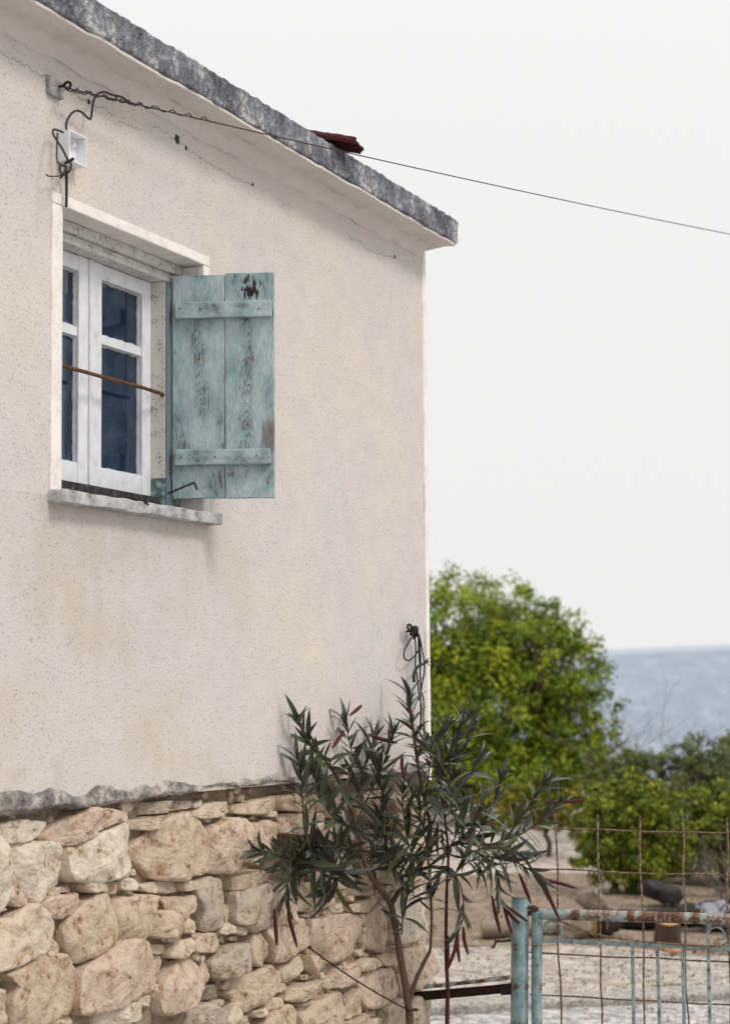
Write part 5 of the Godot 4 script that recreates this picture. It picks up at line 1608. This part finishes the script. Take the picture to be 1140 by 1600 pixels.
func build_background() -> void:
	var bright := [Color(0.235, 0.30, 0.02), Color(0.145, 0.21, 0.016), Color(0.34, 0.36, 0.024), Color(0.085, 0.135, 0.014), Color(0.18, 0.245, 0.018)]
	var mid := [Color(0.125, 0.165, 0.014), Color(0.17, 0.205, 0.015), Color(0.08, 0.115, 0.012), Color(0.22, 0.24, 0.017)]
	var grey := [Color(0.11, 0.13, 0.05), Color(0.14, 0.16, 0.06), Color(0.085, 0.105, 0.04), Color(0.12, 0.15, 0.025)]
	var yellow := [Color(0.20, 0.17, 0.012), Color(0.13, 0.15, 0.012), Color(0.26, 0.20, 0.015), Color(0.10, 0.14, 0.012)]
	# the round leafy tree behind the house corner
	var y0 := ground_y(1.4, -26.0)
	tree("leafy_tree", "tall round bright green tree rising behind the house corner", "tree", Vector3(1.45, y0, -26.0), 1.1, 0.11, [
		[Vector3(-0.20, 2.50, 0), Vector3(0.95, 0.85, 0.9)],
		[Vector3(0.50, 2.32, 0.1), Vector3(0.85, 0.78, 0.8)],
		[Vector3(1.00, 1.88, -0.1), Vector3(0.78, 0.78, 0.8)],
		[Vector3(1.15, 1.22, 0.0), Vector3(0.74, 0.66, 0.6)],
		[Vector3(0.0, 1.50, 0.1), Vector3(1.30, 1.0, 0.9)],
		[Vector3(-0.6, 1.35, 0.1), Vector3(0.9, 1.2, 0.9)],
		[Vector3(0.3, 0.60, 0.2), Vector3(1.2, 0.5, 0.8)]], 64000, 0.037, bright, 101, 0.42)
	# round dark-hearted bush behind the gate
	tree("citrus_bush", "round dense green bush on a short trunk behind the gate", "bush", Vector3(2.50, ground_y(2.5, -19.2), -19.2), 0.5, 0.06, [
		[Vector3(0.02, 0.76, 0), Vector3(0.54, 0.42, 0.5)],
		[Vector3(-0.12, 0.54, 0.0), Vector3(0.44, 0.40, 0.45)],
		[Vector3(0.2, 0.54, 0.0), Vector3(0.42, 0.40, 0.45)],
		[Vector3(0.04, 0.36, 0.05), Vector3(0.50, 0.32, 0.45)]], 24000, 0.028, mid, 102, 0.35)
	# looser shrubs to the right of it
	tree("loose_shrub", "dense mid green shrub right of the round bush", "shrub", Vector3(3.62, ground_y(3.6, -20.5), -20.5), 0.35, 0.05, [
		[Vector3(-0.15, 0.58, 0), Vector3(0.48, 0.38, 0.5)],
		[Vector3(0.30, 0.68, 0), Vector3(0.55, 0.45, 0.5)],
		[Vector3(-0.3, 0.55, 0.0), Vector3(0.36, 0.38, 0.4)],
		[Vector3(0.75, 0.75, 0.1), Vector3(0.55, 0.50, 0.5)],
		[Vector3(0.45, 0.42, 0.2), Vector3(0.85, 0.36, 0.4)],
		[Vector3(-0.45, 0.34, 0.1), Vector3(0.4, 0.32, 0.4)]], 34000, 0.028, mid + [grey[0], mid[1]], 103, 0.3)
	tree("grey_shrub", "dusty grey green shrub rising behind the dense green shrub", "shrub", Vector3(3.45, ground_y(3.4, -24.0), -24.0), 0.4, 0.05, [
		[Vector3(0.1, 0.78, 0), Vector3(0.60, 0.42, 0.5)],
		[Vector3(0.75, 0.85, 0), Vector3(0.60, 0.42, 0.5)],
		[Vector3(-0.45, 0.62, 0), Vector3(0.45, 0.36, 0.4)],
		[Vector3(0.2, 0.45, 0), Vector3(0.9, 0.40, 0.4)]], 17000, 0.028, grey, 104, 0.3)
	tree("feathery_shrub", "feathery pale green shrub standing tallest beyond the mesh panel", "shrub", Vector3(4.75, ground_y(4.7, -25.0), -25.0), 0.4, 0.05, [
		[Vector3(0.0, 0.85, 0), Vector3(0.50, 0.55, 0.5)],
		[Vector3(0.6, 0.90, 0), Vector3(0.60, 0.60, 0.5)],
		[Vector3(-0.1, 0.6, 0), Vector3(0.8, 0.45, 0.5)]], 15000, 0.030, grey + [mid[1]], 105, 0.3)
	# yellowing bush seen between oleander and round bush
	tree("yellow_bush", "small yellowing bush between the oleander and the round bush", "bush", Vector3(2.06, ground_y(2.0, -23.0), -23.0), 0.3, 0.03, [
		[Vector3(0, 0.55, 0), Vector3(0.36, 0.26, 0.3)],
		[Vector3(0.22, 0.50, 0.05), Vector3(0.30, 0.25, 0.3)],
		[Vector3(-0.45, 0.55, 0.0), Vector3(0.4, 0.30, 0.3)]], 7000, 0.028, yellow, 106, 0.3)
	tree("low_green_bush", "low mid green bush under the tall round tree", "bush", Vector3(2.55, ground_y(2.5, -27.5), -27.5), 0.4, 0.04, [
		[Vector3(0, 0.72, 0), Vector3(0.75, 0.40, 0.5)],
		[Vector3(-0.9, 0.80, 0), Vector3(0.75, 0.50, 0.5)],
		[Vector3(0.8, 0.62, 0), Vector3(0.65, 0.40, 0.5)],
		[Vector3(-0.3, 0.40, 0), Vector3(1.3, 0.36, 0.5)]], 17000, 0.034, mid, 107, 0.3)
	# bare twigs against the hillside and dead brush on the ground
	twiggy("bare_shrub", "bare grey twigs rising above the dusty grey green shrub", Vector3(3.25, ground_y(3.2, -25.2), -25.2), 1.9, 0.35, 9, 201, M.dry_twig)
	twiggy("dead_brush", "heap of dead grey brush under the dense green shrub", Vector3(3.55, ground_y(3.5, -18.9), -18.9), 0.75, 1.3, 34, 202, M.dry_twig)
	twiggy("dry_brush", "dry brown brush at the foot of the mesh beyond the yard", Vector3(4.15, ground_y(4.1, -20.2), -20.2), 0.85, 1.2, 30, 203, M.dry_twig)

# ---------------------------------------------------------------- things lying about the yard

func log_thing(label: String, at: Vector3, length: float, rad: float, turn: float, tilt: float, bark: Material, sd: int) -> void:
	var t := thing("log", label, "log", at, turn, "cut logs lying about the yard")
	t.rotation.z = tilt
	var b := bag()
	var pts := []
	for i in 9:
		pts.append(Vector3(-length / 2 + length * i / 8.0, rad * 0.9, 0.01 * sin(i * 1.3 + sd)))
	tube(pts, rad, rad * 0.86, 14, b, rad * 0.25, sd)
	obj("bark", unbag(b), bark, t)
	for s in [-1.0, 1.0]:
		var e := bag()
		tube([Vector3(s * length / 2, rad * 0.9, 0.01), Vector3(s * (length / 2 + 0.004), rad * 0.9, 0.01)], rad * 0.84, rad * 0.80, 14, e)
		obj("cut_face", unbag(e), M.cut, t)

func build_yard() -> void:
	# stump with a fresh sawn top
	var s := thing("stump", "sawn tree stump with a fresh ochre top in the yard", "stump", Vector3(2.31, 0.0, -15.5))
	s.rotation.x = 0.30
	var b := bag()
	tube([Vector3(0, -0.05, 0), Vector3(0, 0.03, 0), Vector3(0.0, 0.17, 0)], 0.115, 0.088, 18, b, 0.02, 4)
	obj("bark", unbag(b), M.log, s)
	b = bag()
	tube([Vector3(0, 0.168, 0), Vector3(0, 0.176, 0)], 0.092, 0.088, 18, b, 0.01, 4)
	obj("sawn_top", unbag(b), M.cut, s)
	log_thing("thick dark log lying right of the sawn stump", Vector3(2.93, 0.0, -15.1), 0.42, 0.10, 0.5, 0.0, M.log, 3)
	log_thing("grey log lying behind the curved rod of the gate", Vector3(2.35, 0.0, -16.4), 0.75, 0.085, -0.25, 0.06, M.charred, 5)
	log_thing("pale weathered log lying beside the gate post", Vector3(1.20, 0.0, -15.9), 0.62, 0.075, 0.1, 0.0, M.pale_block, 7)
	log_thing("dark split log under the dense green shrub", Vector3(2.86, 0.0, -16.9), 0.6, 0.09, 0.35, 0.1, M.charred, 9)
	log_thing("short charred log seen end on beside the pale stone block", Vector3(1.86, 0.0, -15.9), 0.34, 0.11, 1.1, 0.0, M.charred, 11)
	log_thing("split log leaning on the thick dark log", Vector3(3.02, 0.10, -15.2), 0.40, 0.06, -0.7, 0.25, M.log, 13)
	log_thing("thin pale log in front of the crumpled grey sheet", Vector3(2.75, 0.0, -14.9), 0.36, 0.045, 0.2, 0.0, M.pale_block, 15)
	# pale broken stone beside the trunk of the round bush
	var blk := thing("stone_block", "pale broken stone block left of the charred log", "stone", Vector3(1.63, 0.0, -15.7))
	obj("block", rbox(Vector3(0.20, 0.17, 0.18), 0.03, 0.05, 0.05, 7.0, 6, Transform3D(Basis(Vector3(0, 0, 1), 0.25), Vector3(0, 0.09, 0))), M.pale_block, blk)
	var blk2 := thing("stone_block", "pale pointed stone leaning on the trunk of the round bush", "stone", Vector3(1.94, 0.0, -17.4))
	obj("block", rbox(Vector3(0.17, 0.18, 0.15), 0.04, 0.05, 0.07, 7.0, 9, Transform3D(Basis(Vector3(0, 0, 1), 0.6), Vector3(0, 0.13, 0))), M.pale_block, blk2)
	# crumpled dark sheet behind the top rail
	var sheet := thing("plastic_sheet", "crumpled dark plastic sheet under the round bush", "sheet", Vector3(2.62, 0.0, -17.9))
	obj("sheet", rbox(Vector3(0.36, 0.12, 0.26), 0.05, 0.025, 0.08, 5.0, 66, Transform3D(Basis(Vector3(0, 0, 1), -0.32), Vector3(0, 0.14, 0))), M.tarp, sheet)
	var sheet2 := thing("crumpled_sheet", "crumpled pale grey plastic sheet behind the sawn stump", "sheet", Vector3(3.02, 0.0, -16.4))
	obj("sheet", rbox(Vector3(0.62, 0.16, 0.34), 0.07, 0.02, 0.10, 7.0, 67, Transform3D(Basis(), Vector3(0, 0.09, 0))), mat(Color(0.50, 0.50, 0.53), 0.5), sheet2)
	# wood chips
	var r := RandomNumberGenerator.new()
	r.seed = 77
	var chip: ArrayMesh = rbox(Vector3(0.10, 0.02, 0.045), 0.006, 10, 0.012, 9.0, 2)
	for k in 16:
		var c := thing("wood_chip", "split chip of orange wood beside the sawn stump", "wood chip", Vector3(2.30 + r.randfn() * 0.16, 0.012, -14.85 + r.randfn() * 0.12), r.randf() * TAU, "wood chips round the stump")
		c.rotation.x = r.randfn() * 0.15
		c.scale = Vector3.ONE * r.randf_range(0.5, 1.2)
		obj("chip", chip, M.orange_wood if k % 4 else M.cut, c)
	# thin grass along the kerb and litter on the dirt
	var gm := bag()
	var gv := PackedVector3Array()
	var gnm := PackedVector3Array()
	var gc := PackedColorArray()
	var gi := PackedInt32Array()
	for k in 3600:
		var u := r.randf()
		var x := 1.62 + 2.6 * u
		var z := -12.62 - 0.26 + (-(x - 2.0) * -0.285) - absf(r.randfn()) * 0.12
		if r.randf() > 0.35 + 0.5 * sin(x * 7.0) + 0.3 * sin(x * 17.0):
			continue
		var hh := r.randf_range(0.012, 0.045)
		var a := r.randf() * TAU
		var dir := Vector3(cos(a), 0, sin(a))
		var base := gv.size()
		var p := Vector3(x, 0.0, z)
		gv.append(p - dir * 0.003); gv.append(p + dir * 0.003); gv.append(p + Vector3(r.randfn() * 0.012, hh, r.randfn() * 0.012))
		var tone: Color = [Color(0.10, 0.14, 0.02), Color(0.16, 0.17, 0.04), Color(0.28, 0.24, 0.10)][r.randi() % 3]
		for q in 3:
			gnm.append(Vector3(dir.z, 0.3, -dir.x).normalized())
			gc.append(tone)
		gi.append_array([base, base + 1, base + 2])
	var grass := obj("grass", amesh(gv, gnm, PackedVector2Array(), gi, gc), M.foliage, self)
	grass.set_meta("kind", "stuff")
	tag(grass, "thin strip of short yellow green grass along the kerb", "grass")
	var lm := MultiMesh.new()
	lm.transform_format = MultiMesh.TRANSFORM_3D
	lm.use_colors = true
	var leafm := crown_leaf()
	lm.mesh = leafm
	lm.instance_count = 6500
	for k in 6500:
		var z := r.randf_range(12.9, 21.0)
		var x := r.randf_range(0.4, 1.0 + z * 0.22)
		var sc := r.randf_range(0.006, 0.018)
		lm.set_instance_transform(k, Transform3D(Basis.from_euler(Vector3(r.randfn() * 0.3, r.randf() * TAU, r.randfn() * 0.3)).scaled(Vector3(sc, sc, sc)), Vector3(x, yard_y(x, -z) + (0.016 if z < 15.4 else 0.030), -z)))
		lm.set_instance_color(k, [Color(0.26, 0.20, 0.14), Color(0.36, 0.30, 0.23), Color(0.50, 0.45, 0.38), Color(0.60, 0.56, 0.50)][r.randi() % 4])
	var li := MultiMeshInstance3D.new()
	li.name = "leaf_litter"
	li.multimesh = lm
	leafm.surface_set_material(0, M.foliage)
	li.set_meta("kind", "stuff")
	tag(li, "dry brown leaf litter scattered over the earth yard", "leaf litter")
	add_child(li)

func crown_leaf() -> ArrayMesh:
	var v := PackedVector3Array([Vector3(-1, 0, 0), Vector3(0, 0.12, 0.45), Vector3(1, 0, 0), Vector3(0, 0.12, -0.45)])
	var n := PackedVector3Array([Vector3.UP, Vector3.UP, Vector3.UP, Vector3.UP])
	return amesh(v, n, PackedVector2Array(), PackedInt32Array([0, 1, 2, 0, 2, 3]), PackedColorArray([Color.WHITE, Color.WHITE, Color.WHITE, Color.WHITE]))

# ---------------------------------------------------------------- oleander

func leaf_mesh(bend: float, fold: float, wide: float) -> ArrayMesh:
	# a lance-shaped leaf one unit long along +y, upper side +z, midrib in a shallow valley
	var P := []
	for j in 8:
		var t := j / 7.0
		var w: float = wide * pow(sin(PI * pow(clampf(t * 0.97 + 0.02, 0, 1), 0.85)), 0.9)
		var z := -bend * t * t
		P.append(Vector3(-w, t, z + fold * w))
		P.append(Vector3(0, t, z))
		P.append(Vector3(w, t, z + fold * w))
	var b := bag()
	grid(P, 3, 8, b[0], b[1], b[2], b[3], false)
	return unbag(b)

func build_oleander() -> void:
	var o := thing("oleander", "dark leaved oleander shrub with red seed pods growing at the house corner", "shrub", Vector3(PLANT_AT[0], PLANT_AT[1], PLANT_AT[2]))
	var r := RandomNumberGenerator.new()
	r.seed = 21
	var variants := [leaf_mesh(0.14, 0.40, 0.080), leaf_mesh(0.28, 0.35, 0.088), leaf_mesh(-0.04, 0.50, 0.076), leaf_mesh(0.38, 0.40, 0.092), leaf_mesh(0.55, 0.30, 0.085), leaf_mesh(-0.18, 0.40, 0.095)]
	var leaves := []
	var cam_at: Vector3 = Vector3(0, 1.85, 0) - o.position
	var k := 0
	for br in BRANCHES:
		var path := smooth_path(v3s(br[3]), 6)
		var r0: float = br[0]
		var r1: float = br[1]
		if k in [0, 3, 5]:
			path[0].y = -0.05
		obj("stem" if r0 > 0.0085 else "shoot", tube(path, r0, r1, 9 if r0 > 0.0085 else 7, null, r0 * 0.18, k), M.bark if r0 > 0.0085 and k != 5 else (M.red_stem if k in [5, 6, 21] else M.twig), o)
		k += 1
		if br[2] >= 1.0:
			continue
		# whorls of three along the young wood
		var length := 0.0
		for i in path.size() - 1:
			length += path[i].distance_to(path[i + 1])
		var from: float = length * maxf(br[2] - 0.12, 0.05)
		var at := 0.0
		var next := from
		var spin := r.randf() * TAU
		for i in path.size() - 1:
			var seg: float = path[i].distance_to(path[i + 1])
			while next <= at + seg:
				var p: Vector3 = path[i].lerp(path[i + 1], (next - at) / maxf(seg, 1e-6))
				var dir: Vector3 = (path[i + 1] - path[i]).normalized()
				var tip := (next - from) / maxf(length - from, 0.01)
				whorl(leaves, p, dir, tip, spin, r, 3)
				spin += 1.05
				next += lerpf(0.044, 0.024, tip)
			at += seg
		whorl(leaves, path[-1], (path[-1] - path[-2]).normalized(), 1.0, spin, r, 4)
	for L in leaves:
		L.append(L[1] / L[0].origin.distance_to(cam_at))
	leaves.sort_custom(func(p, q): return p[4] > q[4])
	var rest := SurfaceTool.new()
	rest.begin(Mesh.PRIMITIVE_TRIANGLES)
	var rest2 := SurfaceTool.new()
	rest2.begin(Mesh.PRIMITIVE_TRIANGLES)
	for i in leaves.size():
		var L: Array = leaves[i]
		var xf: Transform3D = L[0]
		xf.basis = xf.basis * Basis.from_scale(Vector3(L[1], L[1], L[1]))
		if i < 300:
			var m := obj("leaf", variants[L[2]], M["leaf_%d" % L[3]], o)
			m.transform = xf
		elif i % 2:
			rest.append_from(variants[L[2]], 0, xf)
		else:
			rest2.append_from(variants[L[2]], 0, xf)
	var f := obj("foliage", rest.commit(), M.leaf_0, o)
	f.set_meta("kind", "stuff")
	var f2 := obj("foliage", rest2.commit(), M.leaf_1, o)
	f2.set_meta("kind", "stuff")
	for p in PODS:
		var a := v3s(p)
		var mid: Vector3 = (a[0] + a[1]) * 0.5 + Vector3(r.randfn(), r.randfn(), r.randfn()) * 0.004
		var path := smooth_path([a[0], a[0].lerp(mid, 0.5), mid, a[1].lerp(mid, 0.4), a[1]], 3)
		var prof := []
		for i in path.size():
			var t := i / float(path.size() - 1)
			prof.append(0.0012 + 0.0062 * pow(sin(PI * clampf(t * 0.92 + 0.05, 0, 1)), 0.7))
		obj("seed_pod", tube(path, 0.005, 0.002, 8, null, 0.0008, 3, prof), M.pod, o)

func whorl(leaves: Array, p: Vector3, dir: Vector3, tip: float, spin: float, r: RandomNumberGenerator, count: int) -> void:
	var side := dir.cross(Vector3.UP if absf(dir.y) < 0.95 else Vector3.RIGHT).normalized()
	var up := side.cross(dir)
	for q in count:
		if r.randf() < 0.12:
			continue
		var a := spin + TAU * q / count + r.randfn() * 0.25
		var out := side * cos(a) + up * sin(a)
		var open: float = lerpf(1.15, 0.38, pow(tip, 1.3)) + r.randfn() * 0.14
		var y := (dir * cos(open) + out * sin(open)).normalized()
		y = (y + Vector3(0, -0.12 * (1.0 - tip), 0)).normalized()
		var z := (dir - y * dir.dot(y))
		if z.length() < 0.05:
			z = out
		z = z.normalized()
		var x := y.cross(z).normalized()
		var s := lerpf(0.150, 0.108, tip) * r.randf_range(0.55, 1.20)
		var b := Basis(x, y, z)
		b = b * Basis(Vector3.UP, r.randfn() * 0.25)
		leaves.append([Transform3D(b, p), s, r.randi() % 6, r.randi() % 4])
